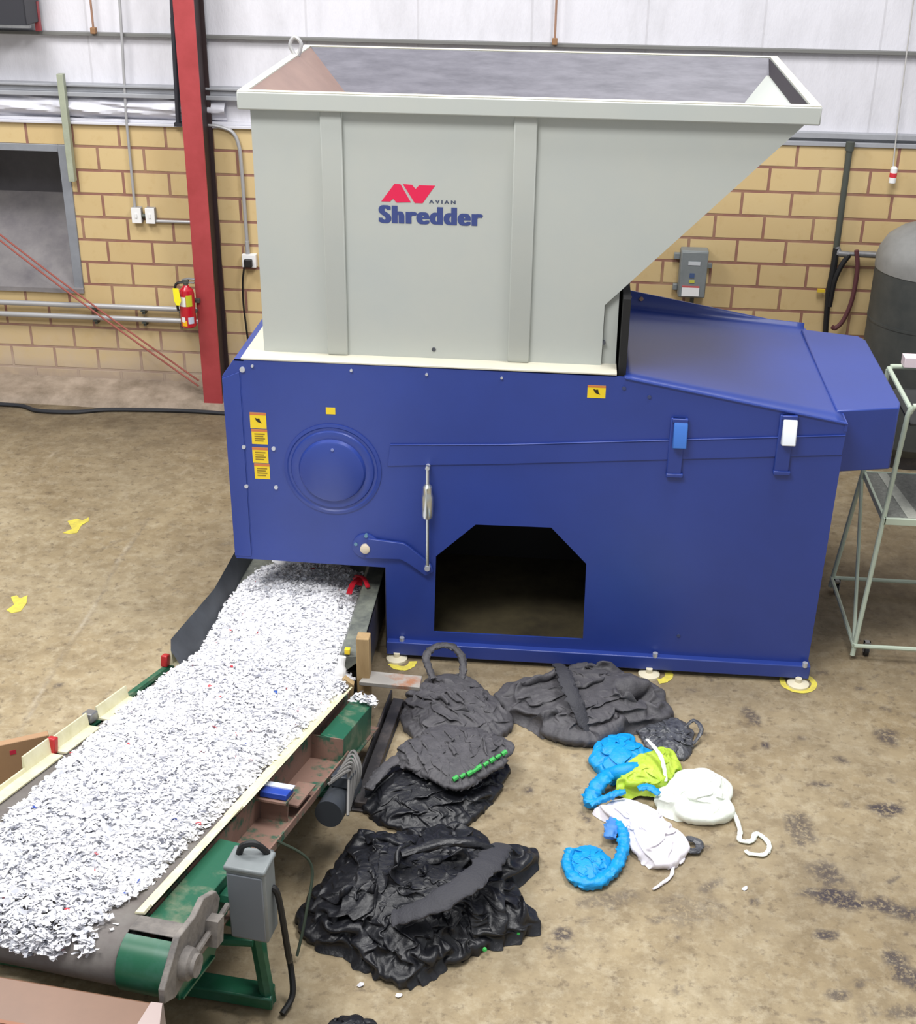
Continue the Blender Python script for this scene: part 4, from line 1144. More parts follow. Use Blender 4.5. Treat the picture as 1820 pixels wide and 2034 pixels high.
# ------------------------------------------------------------------ the white shred
def shred():
    rs = np.random.RandomState(3)
    XcN, YcN, ZcN, ON = (np.array(v) for v in (Xc, Yc, Zc, O_))

    def n2(x, y, s, k=0):
        return noise.noise((x * s, y * s, k))

    def surf2(U, V):
        lo = -.985 + np.clip(U - .6, 0, 3) * .085
        hi = -.02 - .03 * np.clip(U, 0, 3) - .35 * np.clip(U - 2.32, 0, 1)
        tt = np.clip((V - lo) / (hi - lo), 0, 1)
        hgt = .085 * (4 * tt * (1 - tt)) ** .55
        hgt *= np.where(U > 1.9, np.clip((2.50 - U) / .6, .03, 1), 1)
        return hgt, lo, hi
    verts, faces, mi = [], [], []
    # base heap on the conveyor
    base = MB()
    NU, NV = 120, 60
    for i in range(NU + 1):
        U = -.30 + 2.80 * i / NU
        for j in range(NV + 1):
            t = j / NV
            _, lo, hi = surf2(np.array(U), np.array(0.))
            edge = .03 * n2(U, t * .1, 7, 2 if t > .5 else 5)
            V = float(lo + (hi - lo) * t) + edge * (2 * abs(t - .5)) ** 3
            hgt, _, _ = surf2(np.array(U), np.array(float(lo + (hi - lo) * t)))
            fade = min(1, max(0, (2.5 - U) / .4))
            w = -.012 * (1 - fade) + .004 * fade + float(hgt) + fade * .018 * n2(U, V, 9, 1) * min(1, 4 * t, 4 * (1 - t)) + .012 * n2(U, V, 26, 3) * min(1, 6 * t, 6 * (1 - t))
            p = ON + U * XcN + V * YcN + max(w, -.02) * ZcN
            base.v.append(tuple(p))
    for i in range(NU):
        for j in range(NV):
            a = i * (NV + 1) + j
            base.f.append((a, a + NV + 1, a + NV + 2, a + 1))
    # base heap in the trough
    off = len(base.v)
    NX, NY = 50, 70

    def top1(x, y):
        lo, hi = left1(y), 1.05
        t = min(max((x - lo) / (hi - lo), 0), 1)
        z = .285 + .125 * (4 * t * (1 - t)) ** .45
        if y > .1:
            z -= .10 * min((y - .1) / .5, 1)
        return z

    def left1(y):
        return .23 + .03 * noise.noise((y * 6, 3, 1)) - .06 * min(max((.2 - y) / .9, 0), 1)
    for i in range(NY + 1):
        y = -.95 + 1.6 * i / NY
        for j in range(NX + 1):
            x = left1(y) + (1.05 - left1(y)) * j / NX
            z = top1(x, y) + .02 * n2(x, y, 8, 4) + .01 * n2(x, y, 25, 6)
            base.v.append((x, y, z))
    for i in range(NY):
        for j in range(NX):
            a = off + i * (NX + 1) + j
            base.f.append((a, a + 1, a + NX + 2, a + NX + 1))
    verts += base.v
    faces += base.f
    mi += [0] * len(base.f)
    # flakes: bent strips scattered over both heaps
    FV, FF, FM = [], [], []

    def flake(p, nrm, k):
        L, wd = rs.uniform(.008, .017), rs.uniform(.005, .010)
        d = rs.normal(size=3)
        d = d - nrm * (d @ nrm) * rs.uniform(.4, 1.0)
        d /= np.linalg.norm(d) + 1e-9
        s = np.cross(nrm + rs.normal(size=3) * .5, d)
        s /= np.linalg.norm(s) + 1e-9
        bn = np.cross(d, s)
        curl = rs.uniform(-.5, .5) * L
        o0 = len(verts) + len(FV)
        for a, c in ((-1, 0), (0, curl), (1, 0)):
            q = p + d * L * a + bn * c
            FV.append(tuple(q - s * wd))
            FV.append(tuple(q + s * wd))
        FF.append((o0, o0 + 1, o0 + 3, o0 + 2))
        FF.append((o0 + 2, o0 + 3, o0 + 5, o0 + 4))
        FM.extend((k, k))

    def pick(near):
        q = rs.rand()
        if q < .002:
            return 3
        if q < .003:
            return 4
        if q < .003 + (.022 if near else .005):
            return 2  # dark flakes stand in for shade between the white ones
        return 1 if q < (.2 if near else .1) else 0
    def on_belt(U, V, w):
        if U > UE:
            q = min((U - UE) / RP, 1.4)
            return ON + (UE + (RP + w) * math.sin(q)) * XcN + V * YcN + (-RP + (RP + w) * math.cos(q)) * ZcN
        return ON + U * XcN + V * YcN + w * ZcN
    for _ in range(21000):
        U = rs.uniform(-.3, 2.70)
        _, lo, hi = surf2(np.array(U), np.array(0.))
        V = rs.uniform(float(lo) - .02, float(hi) + .015)
        if U > 2.55 and noise.noise((U * 3, V * 7, 2)) < (U - 2.66) * 6:
            continue
        hgt, _, _ = surf2(np.array(U), np.array(V))
        w = .006 + float(hgt) + .018 * n2(U, V, 9, 1) + rs.uniform(-.004, .012)
        if U > 2.3:
            w = max(w, rs.uniform(.004, .03))
        flake(on_belt(U, V, max(w, .005)), ZcN, pick(U > 1.4))
    for _ in range(6500):
        y = rs.uniform(-.95, .55)
        lo = left1(y)
        x = rs.uniform(lo - .03, 1.055)
        z = top1(x, y) + .02 * n2(x, y, 8, 4) + rs.uniform(-.004, .012)
        flake(np.array((x, y, z)), np.array((0, 0, 1.)), pick(False))
    # a few clumps that have rolled ahead of the heap and hang over the head pulley
    for cu, cv, cr, cn in ((2.60, -.85, .05, 120), (2.63, -.72, .06, 150), (2.58, -.55, .06, 150), (2.66, -.45, .045, 110), (2.66, -.30, .05, 120), (2.56, -.20, .06, 150), (2.62, -.12, .035, 60), (2.5, -.16, .05, 110), (.0, .12, .05, 70), (.03, .19, .03, 40)):
        for _ in range(cn):
            a, b = rs.normal(size=2) * cr * .6
            uu = cu + a
            w = rs.uniform(.004, .03)
            if uu > UE:
                ang = min((uu - UE) / RP, 1.3)
                pp = ON + (UE + (RP + w) * math.sin(ang)) * XcN + (cv + b) * YcN + (-RP + (RP + w) * math.cos(ang)) * ZcN
            else:
                pp = ON + uu * XcN + (cv + b) * YcN + w * ZcN
            flake(pp, ZcN, pick(True))
    me = bpy.data.meshes.new('white_shred')
    me.from_pydata(verts + FV, [], faces + FF)
    for mm in (mat('shred_white', (238, 238, 242), rough=.5, sss=0.0), mat('shred_grey', (204, 206, 214), rough=.5), mat('shred_shade', (120, 122, 134), rough=.5), mat('shred_red', (190, 60, 70), rough=.5), mat('shred_blue', (50, 80, 170), rough=.5)):
        me.materials.append(mm)
    me.polygons.foreach_set('material_index', mi + FM)
    o = bpy.data.objects.new('white_shred', me)
    C.objects.link(o)
    tag(o, 'layer of shredded white plastic flakes covering the trough and belt', 'shred', kind='stuff')


shred()

# coloured scraps on the belt
def scrap(loc, size, material, label, seed, group=None):
    rg = random.Random(seed)
    vs = []
    n = 7
    for i in range(n):
        a = 2 * math.pi * i / n
        q = size * rg.uniform(.45, 1)
        vs.append((loc[0] + q * math.cos(a), loc[1] + q * math.sin(a), loc[2] + rg.uniform(0, size * .5)))
    vs.append((loc[0], loc[1], loc[2] + size * .7))
    o = single('plastic_scrap', MB().add(vs, [(i, (i + 1) % n, n) for i in range(n)] + [tuple(range(n))[::-1]]), material, label, 'scrap', group)
    return o


red_scrap = mat('red_scrap', (196, 34, 50), rough=.4)
sc_ = scrap((1.02, .18, .41), .055, red_scrap, 'crumpled red plastic scrap at the far corner of the white shred', 1)
put('strip', MB().tube(spline([(1.03, .2, .44), (1.0, .1, .45), (.99, 0, .43)], 5), .018, 6, flat=.4).tube(spline([(1.0, .2, .45), (1.06, .14, .47), (1.1, .06, .45)], 5), .014, 6, flat=.4), red_scrap, sc_)
pt = MC @ Vector((.36, -.62, .10))
scrap(tuple(pt), .016, red_scrap, 'tiny red chip on the white shred near the kink', 2)
pt = MC @ Vector((.27, -.28, .085))
scrap(tuple(pt), .018, mat('blue_scrap', (40, 84, 170), rough=.4), 'tiny blue chip on the white shred beside the cream skirt', 3)
whs = mat('white_scrap', (226, 226, 234), rough=.5)
for i, (x, y, lab) in enumerate(((1.37, -1.16, 'white chip on the floor by the black steel channel'), (1.48, -2.72, 'elongated white chip on the floor below the biggest black bundle'), (1.66, -2.76, 'white chip at the lower edge of the biggest black bundle'), (3.26, -1.91, 'tiny white chip alone on the floor beyond the white string'))):
    scrap((x, y, .001), .022, whs, lab, 10 + i)

# ------------------------------------------------------------------ black channel lying on the floor
single('steel_channel', MB().prism([(0, 0), (.09, 0), (.09, .012), (.012, .012), (.012, .09), (0, .09)], 'y', 0, 1.02, Matrix.Translation((1.235, -1.53, .0)) @ Matrix.Rotation(math.radians(-4.5), 4, 'Z')), black_steel, 'black steel angle lying on the floor between conveyor and dark fabric', 'steel angle', bevel=.003)
# fill of the angle: a flat bar resting in it
single('flat_bar', MB().box(.02, .085, .02, 1.0, .013, .05, Matrix.Translation((1.235, -1.53, .0)) @ Matrix.Rotation(math.radians(-4.5), 4, 'Z')), black_steel, 'scuffed dark flat bar lying in the black steel angle', 'bar', bevel=.004)


# ------------------------------------------------------------------ crumpled fabric
def seg_dist(P, poly):
    d = np.full(len(P), 1e9)
    tp = np.zeros(len(P))
    for i in range(len(poly) - 1):
        a, b = np.array(poly[i][:2]), np.array(poly[i + 1][:2])
        ab = b - a
        t = np.clip(((P - a) @ ab) / (ab @ ab + 1e-12), 0, 1)
        q = np.linalg.norm(P - (a + t[:, None] * ab), axis=1)
        m_ = q < d
        d[m_] = q[m_]
        tp[m_] = (i + t[m_]) / (len(poly) - 1)
    return d, tp


def heap(name, outline, h, material, parent=None, folds=(), auto=0, seed=1, amp=.03, width=.025, centre=None, zbase=0.0, wr=.012, wf=14, flow=None, power=2.4, N=92, grow=(.30, .07), steps=110, hollow=(), cap=1.5, ragged=.06, stiff=.07, **_):
    """A crumpled sheet: a cloth grid over a low mound, given more cloth than the outline has room for and left to buckle under gravity."""
    rg = random.Random(seed)
    oc = spline([(a, b, 0) for a, b in outline] + [(outline[0][0], outline[0][1], 0)], 10)
    O2 = np.array([(p.x, p.y) for p in oc])
    c = np.array(centre) if centre else O2[:-1].mean(0)
    ang = np.unwrap(np.arctan2(O2[:, 1] - c[1], O2[:, 0] - c[0]))
    rad = np.linalg.norm(O2 - c, axis=1)
    if ang[-1] < ang[0]:
        ang, rad = ang[::-1], rad[::-1]
    ang = np.maximum.accumulate(ang)
    lin_ = np.linspace(-1, 1, N)
    A, B = np.meshgrid(lin_, lin_, indexing='ij')
    Rr = np.maximum(np.abs(A), np.abs(B))
    big_a = np.abs(A) >= np.abs(B)
    with np.errstate(divide='ignore', invalid='ignore'):
        th = np.where(big_a, np.pi / 4 * np.nan_to_num(B / np.where(A == 0, 1, A)) + np.where(A < 0, np.pi, 0), np.pi / 2 - np.pi / 4 * np.nan_to_num(A / np.where(B == 0, 1, B)) + np.where(B < 0, np.pi, 0))
    tt = (th - ang[0]) % (2 * np.pi) + ang[0]
    rd = np.interp(tt, ang, rad, period=None)
    ragn = np.array([noise.noise((math.cos(q) * 4 + seed, math.sin(q) * 4, 0)) + .7 * noise.noise((math.cos(q) * 13 + seed, math.sin(q) * 13, 4)) for q in th.ravel()]).reshape(N, N)
    rd = rd * (1 + ragged * ragn)
    X = c[0] + rd * Rr * np.cos(th)
    Y = c[1] + rd * Rr * np.sin(th)
    P = np.stack([X.ravel(), Y.ravel()], 1)
    rr_ = Rr.ravel()
    dome = h * np.clip(1 - rr_ ** power, 0, 1) ** .62
    for hx, hy, hrx, hry, hd in hollow:
        q = ((P[:, 0] - hx) / hrx) ** 2 + ((P[:, 1] - hy) / hry) ** 2
        dome *= 1 - hd * np.clip(1.3 - q, 0, 1)
    size = rad.mean()
    Fl = [(list(fl), amp, width) for fl in folds]
    for k in range(auto):
        if flow is not None:
            fc = np.array(flow[rg.randrange(len(flow))])
            r0, r1 = rg.uniform(.02, .5) * size, rg.uniform(.6, 1.6) * size
        else:
            fc = c + np.array((rg.uniform(-.5, .5), rg.uniform(-.5, .5))) * size
            r0, r1 = 0, rg.uniform(.4, 1.0) * size
        a0, bend = rg.uniform(0, 2 * math.pi), rg.uniform(-.9, .9)
        Fl.append(([(fc[0] + (r0 + (r1 - r0) * j / 5) * math.cos(a0 + bend * j / 5), fc[1] + (r0 + (r1 - r0) * j / 5) * math.sin(a0 + bend * j / 5)) for j in range(6)], amp * rg.uniform(.35, .9), width * rg.uniform(.5, 1.1)))
    env = np.clip((1 - rr_) * 6, 0.12, 1)
    Wb = np.array([(noise.noise((p[0] * 6 + seed, p[1] * 6, 1)), noise.noise((p[0] * 6, p[1] * 6 + seed, 9))) for p in P]) * .03
    D = np.zeros(len(P))
    dirv = np.zeros((len(P), 2))
    for pl, a, w in Fl:
        d, tp = seg_dist(P + Wb, pl)
        endf = np.clip(np.minimum(tp, 1 - tp) * 5 + .3, 0, 1)
        D += a * endf * (np.exp(-(d / w) ** 2) - .5 * np.exp(-((d - 1.9 * w) / (.8 * w)) ** 2))
        tang = np.array(pl[-1][:2]) - np.array(pl[0][:2])
        tang = tang / (np.linalg.norm(tang) + 1e-9)
        wgt = 1 / (d + .02) ** 2 * (1 if a < amp else 3)
        sg = np.sign(dirv @ tang + 1e-12)
        dirv += (wgt * sg)[:, None] * tang[None]
    dirv /= np.linalg.norm(dirv, axis=1)[:, None] + 1e-9
    Wn = np.array([noise.noise((p[0] * wf + seed, p[1] * wf, seed)) + .6 * noise.noise((p[0] * wf * 2.6, p[1] * wf * 2.6, seed + 3)) for p in P])
    Z0 = np.maximum(dome + np.clip(D, -1.3 * amp, 1.8 * amp) * env + wr * Wn * env, .004)
    x = np.stack([P[:, 0], P[:, 1], Z0], 1).reshape(N, N, 3)
    x0 = x.copy()
    dv = dirv.reshape(N, N, 2)
    sup = (np.clip(dome * .7, 0, None) + .003).reshape(N, N)
    top = (dome * 1.0 + h * (cap - 1) * np.clip(env, .2, 1) + .012).reshape(N, N)
    edge = np.zeros((N, N), bool)
    edge[0], edge[-1], edge[:, 0], edge[:, -1] = True, True, True, True
    S_ = slice

    def sets():
        out = []
        for p in (0, 1):
            n0 = (N - p) // 2
            a = np.arange(p, p + 2 * n0, 2)
            a = a[a + 1 < N]
            out.append(((a, S_(None)), (a + 1, S_(None)), 1.0))
            out.append(((S_(None), a), (S_(None), a + 1), 1.0))
            a = np.arange(p, N - 1, 2)
            out.append(((a, S_(0, N - 1)), (a + 1, S_(1, N)), .5))
            out.append(((a, S_(1, N)), (a + 1, S_(0, N - 1)), .5))
        for p in (0, 2):
            a = np.array([q for q in range(N - 2) if q % 4 in (p, p + 1)])
            out.append(((a, S_(None)), (a + 2, S_(None)), .22))
            out.append(((S_(None), a), (S_(None), a + 2), .22))
        for p in (0, 4):
            a = np.array([q for q in range(N - 4) if q % 8 in (p, p + 1, p + 2, p + 3)])
            out.append(((a, S_(None)), (a + 4, S_(None)), stiff))
            out.append(((S_(None), a), (S_(None), a + 4), stiff))
        return out
    cs = []
    for ia, ib, k in sets():
        d = x0[ib] - x0[ia]
        L = np.linalg.norm(d, axis=-1) + 1e-9
        dd = (dv[ia] + dv[ib]) * .5
        cosq = np.clip(((d[..., :2] / L[..., None]) * dd).sum(-1) ** 2, 0, 1)
        cs.append((ia, ib, k, L, grow[0] * (1 - cosq) + grow[1] * cosq))
    pull = (.014 + .07 * np.clip(Rr - .72, 0, 1))[..., None]
    xp = x.copy()
    for st in range(steps):
        gr = min(1, st / (steps * .55))
        v = (x - xp) * .9
        xp = x.copy()
        x = x + v
        x[..., 2] -= .0012
        for _r in range(2):
            for ia, ib, k, L, g in cs:
                d = x[ib] - x[ia]
                ln = np.linalg.norm(d, axis=-1) + 1e-9
                cor = (k * .5 * (ln - L * (1 + g * gr)) / ln)[..., None] * d
                cor = np.clip(cor, -.01, .01)
                x[ia] = x[ia] + cor
                x[ib] = x[ib] - cor
            x[..., :2] += pull * (x0[..., :2] - x[..., :2])
            x[edge, :2] += .10 * (x0[edge, :2] - x[edge, :2])
            x[..., 2] = np.maximum(x[..., 2], sup)
            x[..., 2] = np.where(x[..., 2] > top, x[..., 2] * .6 + top * .4, x[..., 2])
    x[edge, 2] = np.minimum(x[edge, 2], .012)
    sm = x.copy()
    sm[1:-1, 1:-1] = .5 * x[1:-1, 1:-1] + .125 * (x[:-2, 1:-1] + x[2:, 1:-1] + x[1:-1, :-2] + x[1:-1, 2:])
    x = sm
    x[..., 2] += zbase
    mbx = MB()
    mbx.v = [tuple(q) for q in x.reshape(-1, 3)]
    for i in range(N - 1):
        for j in range(N - 1):
            a = i * N + j
            mbx.f.append((a, a + N, a + N + 1, a + 1))
    if parent is not None:
        return put(name, mbx, material, parent, angle=180)
    o = put(name, mbx, material, None, angle=180)
    cc = Vector((c[0], c[1], zbase))
    o.data.transform(Matrix.Translation(-cc))
    o.location = cc
    su = o.modifiers.new('soften', 'SUBSURF')
    su.levels = su.render_levels = 1
    return o


def strap(name, pts, w, material, parent, flat=.25, seed=0, k=10, crumple=.28):
    sp_ = spline(pts, k)
    rg = random.Random(seed)
    mbs = MB()
    n_ = 20
    rad = [w * (.72 + .28 * math.sin(math.pi * i / (len(sp_) - 1))) * rg.uniform(.86, 1.14) for i in range(len(sp_))]
    mbs.tube(sp_, rad, n_, flat=flat, up=(0, 0, 1))
    out = []
    for i, q in enumerate(mbs.v):
        c_ = sp_[min(i // n_, len(sp_) - 1)]
        a_ = 2 * math.pi * (i % n_) / n_
        d = Vector(q) - c_
        t = i // n_
        kf = 1 + crumple * (noise.noise((a_ * 2.2 + seed, t * .25, seed)) * 1.2 + noise.noise((a_ * 4, t * .9, seed + 7)))
        p = c_ + d * kf
        out.append((p.x, p.y, p.z))
    mbs.v = out
    return put(name, mbs, material, parent, angle=80)


# big black bundle in the front
big = heap('fabric_bundle', [(1.29, -1.76), (1.5, -1.75), (1.67, -1.69), (1.87, -1.66), (1.96, -1.74), (2.02, -1.82), (2.1, -1.84), (2.17, -1.79), (2.25, -1.77), (2.24, -1.88), (2.17, -1.98), (2.13, -2.06), (2.19, -2.17), (2.24, -2.3), (2.17, -2.38), (1.97, -2.49), (1.8, -2.65), (1.67, -2.71), (1.54, -2.67), (1.42, -2.59), (1.27, -2.53), (1.16, -2.42), (1.14, -2.3), (1.2, -2.11), (1.27, -1.95)],
    .31, fab_black, seed=5, amp=.055, width=.026, auto=16, power=2.2, N=132, grow=(.34, .04), flow=[(2.08, -1.95), (1.62, -2.25), (1.6, -2.5)], wr=.012, wf=13, NR=70, NA=260, centre=(1.68, -2.2),
    folds=[[(1.34, -1.77), (1.48, -2.23), (1.49, -2.5), (1.58, -2.63)], [(1.55, -1.75), (1.66, -2.04), (1.57, -2.21), (1.49, -2.4)], [(1.67, -1.73), (1.59, -2.11), (1.55, -2.33)], [(1.8, -1.67), (1.84, -2.05), (1.99, -2.1)], [(1.59, -2.25), (1.82, -2.14), (2.09, -2.08)], [(1.63, -2.38), (1.81, -2.32), (1.99, -2.28)], [(1.22, -2.49), (1.36, -2.45), (1.52, -2.52)], [(1.25, -2.37), (1.39, -2.37), (1.52, -2.45)], [(1.85, -2.48), (1.92, -2.53)], [(1.76, -2.54), (1.82, -2.62)], [(2.0, -2.39), (2.08, -2.44)], [(2.09, -2.26), (2.15, -2.37)], [(2.16, -2.2), (2.2, -2.32)], [(2.08, -1.92), (2.17, -1.92), (2.24, -1.82)], [(1.61, -2.61), (1.67, -2.69)], [(1.4, -2.55), (1.47, -2.61)]])
tag(big, 'biggest glossy black bundle of crumpled fabric lying on the floor in front', 'fabric bundle', 'dark fabric bundles')
strap('strap', [(1.60, -2.52, .22), (1.74, -2.50, .28), (1.88, -2.42, .32), (1.98, -2.28, .32), (2.04, -2.10, .28), (2.06, -1.95, .20)], .068, fab_strap, big, seed=2, crumple=.14)['label'] = 'matt charcoal strap'
strap('strap', [(1.60, -2.20, .32), (1.80, -2.12, .34), (1.97, -2.07, .30), (2.06, -2.04, .2)], .032, fab_black, big, flat=.6, seed=4)
for q in ((2.02, -2.48), (2.17, -2.36)):
    put('stitch', MB().lathe([(.004, .03), (.012, .036), (.008, .045)], 8, Matrix.Translation((q[0], q[1], 0))), green_stitch, big)

mid = heap('fabric_bundle', [(1.29, -1.47), (1.31, -1.32), (1.44, -1.13), (1.63, -1.0), (1.88, -.98), (2.04, -1.1), (2.02, -1.23), (1.95, -1.45), (1.80, -1.64), (1.6, -1.68), (1.42, -1.64)], .17, fab_black, seed=9, amp=.03, width=.03, auto=10, wr=.014, wf=11,
    folds=[[(1.34, -1.49), (1.42, -1.36), (1.5, -1.17)], [(1.42, -1.57), (1.62, -1.51), (2.01, -1.31)], [(1.46, -1.48), (1.67, -1.44), (1.85, -1.42)]])
tag(mid, 'flat black bundle wedged between the biggest bundle and the folded sheet', 'fabric bundle', 'dark fabric bundles')
fo = heap('fabric_sheet', [(1.44, -1.2), (1.59, -1.01), (1.73, -.96), (2.01, -1.02), (2.06, -1.19), (1.93, -1.38), (1.79, -1.5), (1.66, -1.43), (1.58, -1.38), (1.49, -1.31)], .10, fab_grey, seed=12, amp=.022, width=.016, auto=2, zbase=.15, wr=.006, wf=16, power=5, stiff=.08,
    folds=[[(1.5 + .09 * k, -1.08 + .01 * k), (1.62 + .07 * k, -1.22 + .02 * k), (1.68 + .06 * k, -1.42 + .04 * k)] for k in range(-2, 8)])
tag(fo, 'folded charcoal sheet with a green stitched edge on the black bundle', 'fabric sheet', 'dark fabric bundles')
for i, q in enumerate(((1.79, -1.49), (1.825, -1.465), (1.86, -1.44), (1.885, -1.415), (1.905, -1.385), (1.94, -1.35), (1.97, -1.315), (2.0, -1.28), (2.03, -1.245))):
    put('stitch', MB().tube([(q[0] - .012, q[1] + .012, .21), (q[0] + .010, q[1] + .032, .217)], .010 if i % 2 else .013, 8), green_stitch, fo)
lh = heap('fabric_bundle', [(1.4, -.57), (1.44, -.44), (1.5, -.33), (1.6, -.26), (1.76, -.28), (1.86, -.38), (1.95, -.51), (2.04, -.67), (2.0, -.80), (1.89, -.92), (1.6, -.94), (1.44, -.8)], .19, fab_grey, seed=21, amp=.035, width=.028, auto=8, power=3, wr=.01, wf=13,
    folds=[[(1.52, -.37), (1.7, -.6), (1.88, -.72)], [(1.63, -.25), (1.81, -.52), (1.99, -.65)], [(1.43, -.59), (1.61, -.65), (1.8, -.78)]])
tag(lh, 'charcoal bundle with an upright loop beside the trough plate', 'fabric bundle', 'dark fabric bundles')
strap('loop', [(1.56, -.42, .12), (1.52, -.33, .15), (1.50, -.26, .18), (1.55, -.21, .215), (1.64, -.20, .22), (1.71, -.24, .18), (1.73, -.32, .13), (1.72, -.4, .1)], .026, fab_grey, lh, flat=.55, seed=6)
strap('tail', [(1.33, -1.50, .13), (1.38, -1.38, .15), (1.46, -1.25, .15), (1.52, -1.15, .12)], .035, fab_grey, mid, flat=.4, seed=8)
rt_ = heap('fabric_bundle', [(1.93, -.43), (2.0, -.33), (2.24, -.27), (2.38, -.12), (2.61, -.09), (2.85, -.22), (2.94, -.38), (2.96, -.53), (2.84, -.63), (2.68, -.74), (2.52, -.83), (2.32, -.82), (2.11, -.68), (1.99, -.55)], .23, fab_grey, seed=33, amp=.042, width=.03, auto=8, power=3.2, hollow=[(2.78, -.45, .13, .07, .75)], flow=[(2.4, -.5), (2.05, -.5), (2.75, -.4)], wr=.012, wf=12, NR=60, NA=240,
    folds=[[(1.98, -.51), (2.28, -.42), (2.63, -.16)], [(2.02, -.63), (2.25, -.6), (2.57, -.4), (2.84, -.29)], [(2.48, -.72), (2.69, -.54), (2.9, -.46)], [(2.14, -.71), (2.28, -.68)], [(2.52, -.79), (2.72, -.68)]])
tag(rt_, 'charcoal bundle lying against the base rail of the shredder', 'fabric bundle', 'dark fabric bundles')
strap('strap', [(2.29, -.30, .20), (2.33, -.45, .25), (2.36, -.58, .24), (2.42, -.70, .18), (2.5, -.80, .06)], .045, fab_strap, rt_, seed=3)
wd_ = heap('netting', [(2.77, -.66), (2.84, -.58), (2.99, -.52), (3.09, -.62), (3.08, -.72), (3.06, -.86), (2.96, -.93), (2.86, -.9)], .09, fab_clear, seed=41, amp=.025, width=.015, auto=14, N=64, wr=.014, wf=24, NR=30, NA=120)
tag(wd_, 'wad of shiny grey netting behind the lime bag', 'netting')
strap('loop', [(3.03, -.66, .04), (3.09, -.62, .08), (3.13, -.7, .07), (3.08, -.78, .03)], .012, fab_clear, wd_, flat=.5)
bo = heap('fabric_bundle', [(1.36, -3.05), (1.40, -2.98), (1.47, -2.95), (1.55, -2.95), (1.61, -2.99), (1.63, -3.1), (1.56, -3.2), (1.42, -3.2), (1.36, -3.12)], .17, fab_black, seed=55, amp=.02, width=.018, auto=8, N=60, wr=.008, NR=26, NA=100)
tag(bo, 'small round black bundle at the bottom edge of the photo', 'fabric bundle', 'dark fabric bundles')

# ------------------------------------------------------------------ coloured bags
ba = heap('plastic_bag', [(2.50, -1.0), (2.53, -.87), (2.58, -.8), (2.66, -.78), (2.74, -.78), (2.8, -.87), (2.84, -.93), (2.77, -1.1), (2.70, -1.15), (2.62, -1.16), (2.54, -1.08)], .17, bag_blue, seed=61, amp=.02, width=.022, auto=7, power=3, N=64, wr=.005, wf=12, NR=34, NA=130)
tag(ba, 'bright blue non-woven bag with a blue tail, beside the lime bag', 'bag', 'discarded bags')
put('knot', MB().tube(spline([(2.60, -1.16, .07), (2.68, -1.17, .10), (2.75, -1.13, .10), (2.78, -1.05, .09)], 6), [.03, .034, .038, .042, .045, .046, .046, .046, .046, .044, .042, .04, .036, .032, .028, .024, .02, .018, .014], 12), bag_blue, ba)
strap('tail', [(2.62, -1.15, .08), (2.56, -1.23, .075), (2.51, -1.32, .055), (2.50, -1.40, .04)], .045, bag_blue, ba, flat=.6, seed=5)
strap('tail', [(2.50, -1.40, .045), (2.56, -1.38, .07), (2.62, -1.37, .10), (2.68, -1.37, .125)], .022, bag_blue, ba, flat=.7, seed=6)
strap('lining', [(2.75, -1.31, .10), (2.80, -1.30, .11), (2.86, -1.34, .10)], .025, bag_blue, ba, flat=.5, seed=7)
li = heap('plastic_bag', [(2.62, -1.27), (2.68, -1.15), (2.70, -1.05), (2.80, -.97), (2.92, -.90), (2.97, -.96), (2.98, -1.06), (2.93, -1.2), (2.88, -1.26), (2.78, -1.26), (2.70, -1.29)], .17, bag_lime, seed=66, amp=.022, width=.02, auto=7, power=3, N=64, wr=.006, wf=14, NR=34, NA=130, zbase=.02)
tag(li, 'lime green non-woven bag with a white seam between blue and white bags', 'bag', 'discarded bags')
strap('seam', [(2.80, -1.0, .20), (2.84, -1.08, .205), (2.88, -1.16, .18), (2.90, -1.23, .10)], .011, bag_cream, li, flat=.5)['label'] = 'white seam'
cr = heap('plastic_bag', [(2.85, -1.33), (2.88, -1.22), (2.95, -1.12), (3.05, -1.06), (3.16, -1.08), (3.24, -1.14), (3.245, -1.22), (3.22, -1.30), (3.25, -1.38), (3.2, -1.43), (3.1, -1.46), (2.98, -1.44), (2.89, -1.39)], .21, bag_cream, seed=71, amp=.014, width=.03, auto=4, power=3, N=64, grow=(.14, .04), ragged=.03, wr=.004, wf=9, NR=36, NA=140, folds=[[(2.88, -1.36), (3.0, -1.39), (3.2, -1.36)]])
tag(cr, 'round white bag with a curled drawstring, nearest the open floor', 'bag', 'discarded bags')
strap('drawstring', [(3.20, -1.27, .07), (3.25, -1.36, .035), (3.275, -1.48, .02), (3.27, -1.56, .012), (3.33, -1.56, .012), (3.36, -1.5, .012), (3.40, -1.54, .012), (3.415, -1.60, .012), (3.38, -1.66, .012), (3.31, -1.66, .012), (3.29, -1.64, .012)], .013, bag_cream, cr, flat=.6, k=6)
lc = heap('plastic_bag', [(2.52, -1.42), (2.58, -1.38), (2.66, -1.33), (2.76, -1.36), (2.85, -1.42), (2.92, -1.54), (2.99, -1.64), (2.98, -1.72), (2.92, -1.79), (2.83, -1.82), (2.75, -1.76), (2.70, -1.66), (2.62, -1.52)], .16, bag_lilac, seed=77, amp=.018, width=.02, auto=8, power=3, N=70, grow=(.22, .05), wr=.008, wf=16, NR=36, NA=150)
tag(lc, 'wrinkled lilac white bag lying below the lime bag', 'bag', 'discarded bags')
strap('drawstring', [(2.90, -1.76, .03), (2.95, -1.77, .015), (2.97, -1.73, .012), (2.92, -1.79, .012), (2.905, -1.86, .011), (2.86, -1.92, .011), (2.81, -1.97, .011)], .009, bag_lilac, lc, flat=.7, k=6)
